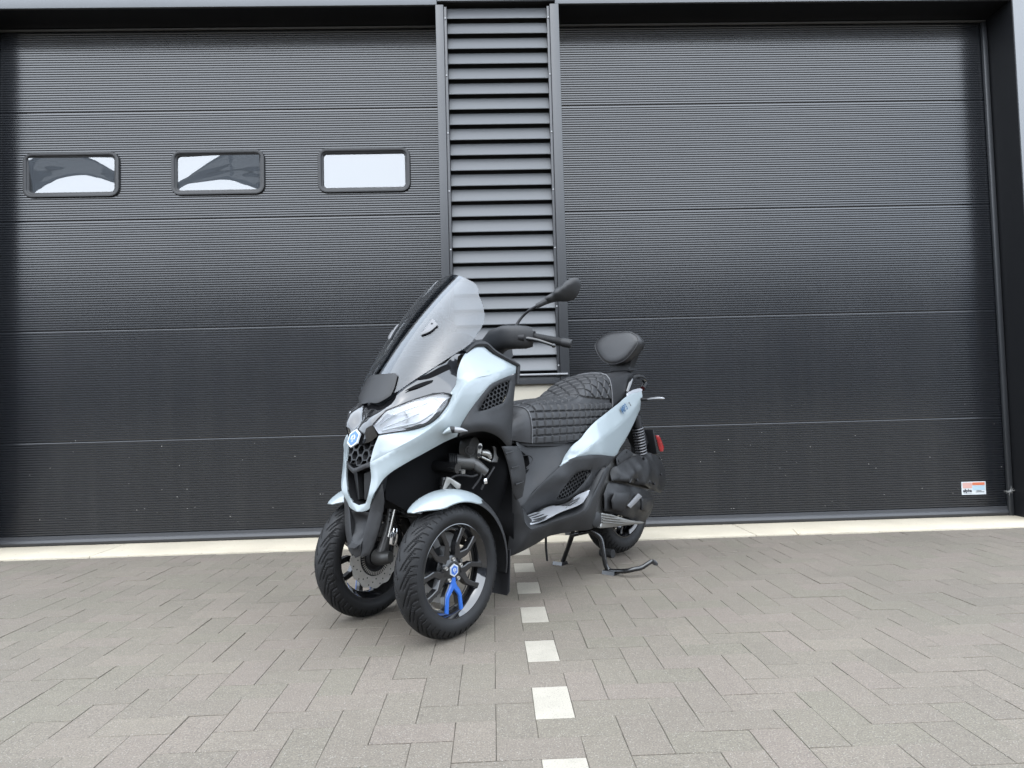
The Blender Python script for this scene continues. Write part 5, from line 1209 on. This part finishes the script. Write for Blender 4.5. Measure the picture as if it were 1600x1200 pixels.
arcbar(MB(), .150, .172, math.radians(222), math.radians(262), 0.062).build('rim_decal', SILVER, rw, ang=30)
one(MB().tube([(-1.30, 0.09, 0.42), (-1.45, 0.105, 0.36), (-1.575, 0.105, 0.30)], [.045, .035, .038], 12, 3), 'swing_arm', DARKGREY)
one(MB().tube([(-1.20, -0.10, 0.36), (-1.40, -0.19, 0.34), (-1.75, -0.20, 0.45), (-1.86, -0.20, 0.49)], [.03, .06, .075, .06], 18, 3), 'silencer', PLASTB)
# ---- centre stand and the drain hose
cs = MB()
cs.tube([(-1.132,0.120,0.215), (-1.147,0.140,0.196), (-1.165,0.155,0.169), (-1.167,0.165,0.119), (-1.168,0.172,0.070), (-1.171,0.178,0.036), (-1.177,0.190,0.019), (-1.176,0.215,0.016), (-1.166,0.290,0.028), (-1.183,0.330,0.038), (-1.212,0.352,0.043), (-1.233,0.372,0.058), (-1.255,0.388,0.072)], [.013, .013, .0125, .012, .012, .012, .012, .012, .0115, .0115, .0115, .011, .010], 12, 4)
cs.tube([(-1.150,-0.000,0.189), (-1.202,-0.075,0.092), (-1.222,-0.128,0.004)], [.013, .012, .012], 12, 1)
cs.tube([(-1.135,0.000,0.178), (-1.118,0.060,0.196), (-1.143,0.120,0.210)], .012, 10, 2)
CS = one(cs, 'centre_stand', SATINB)
one(panel([(-1.242,0.374,0.066), (-1.253,0.388,0.079), (-1.269,0.398,0.075), (-1.283,0.405,0.058), (-1.278,0.405,0.048), (-1.260,0.395,0.052)], D=(0.1, 0.5, 0.85), res=0.01, t=0.006, roll=0.001), 'stand_tread', SATINB, CS)
one(MB().loft([[(-1.215, y0, 0.0), (-1.150, y0, 0.0), (-1.155, y0, 0.018), (-1.205, y0, 0.018)] for y0 in (.165, .235)]), 'stand_foot', SATINB, CS, ang=25)
one(MB().loft([[(-1.245, y0, 0.0), (-1.185, y0, 0.0), (-1.190, y0, 0.018), (-1.235, y0, 0.018)] for y0 in (-.165, -.105)]), 'stand_foot', SATINB, CS, ang=25)
cb_ = np.array((-1.236,0.150,0.087)); one(MB().tube([cb_+np.array((0, .03, 0)), cb_+np.array((0, -.04, 0))], [.022, .022], 14, 1), 'stand_stop', RUBBER, CS)
one(MB().tube([(-0.794,0.100,0.239), (-0.792,0.100,0.181), (-0.798,0.100,0.121)], [.0055, .0055, .005], 8, 1), 'drain_hose', RUBBER)
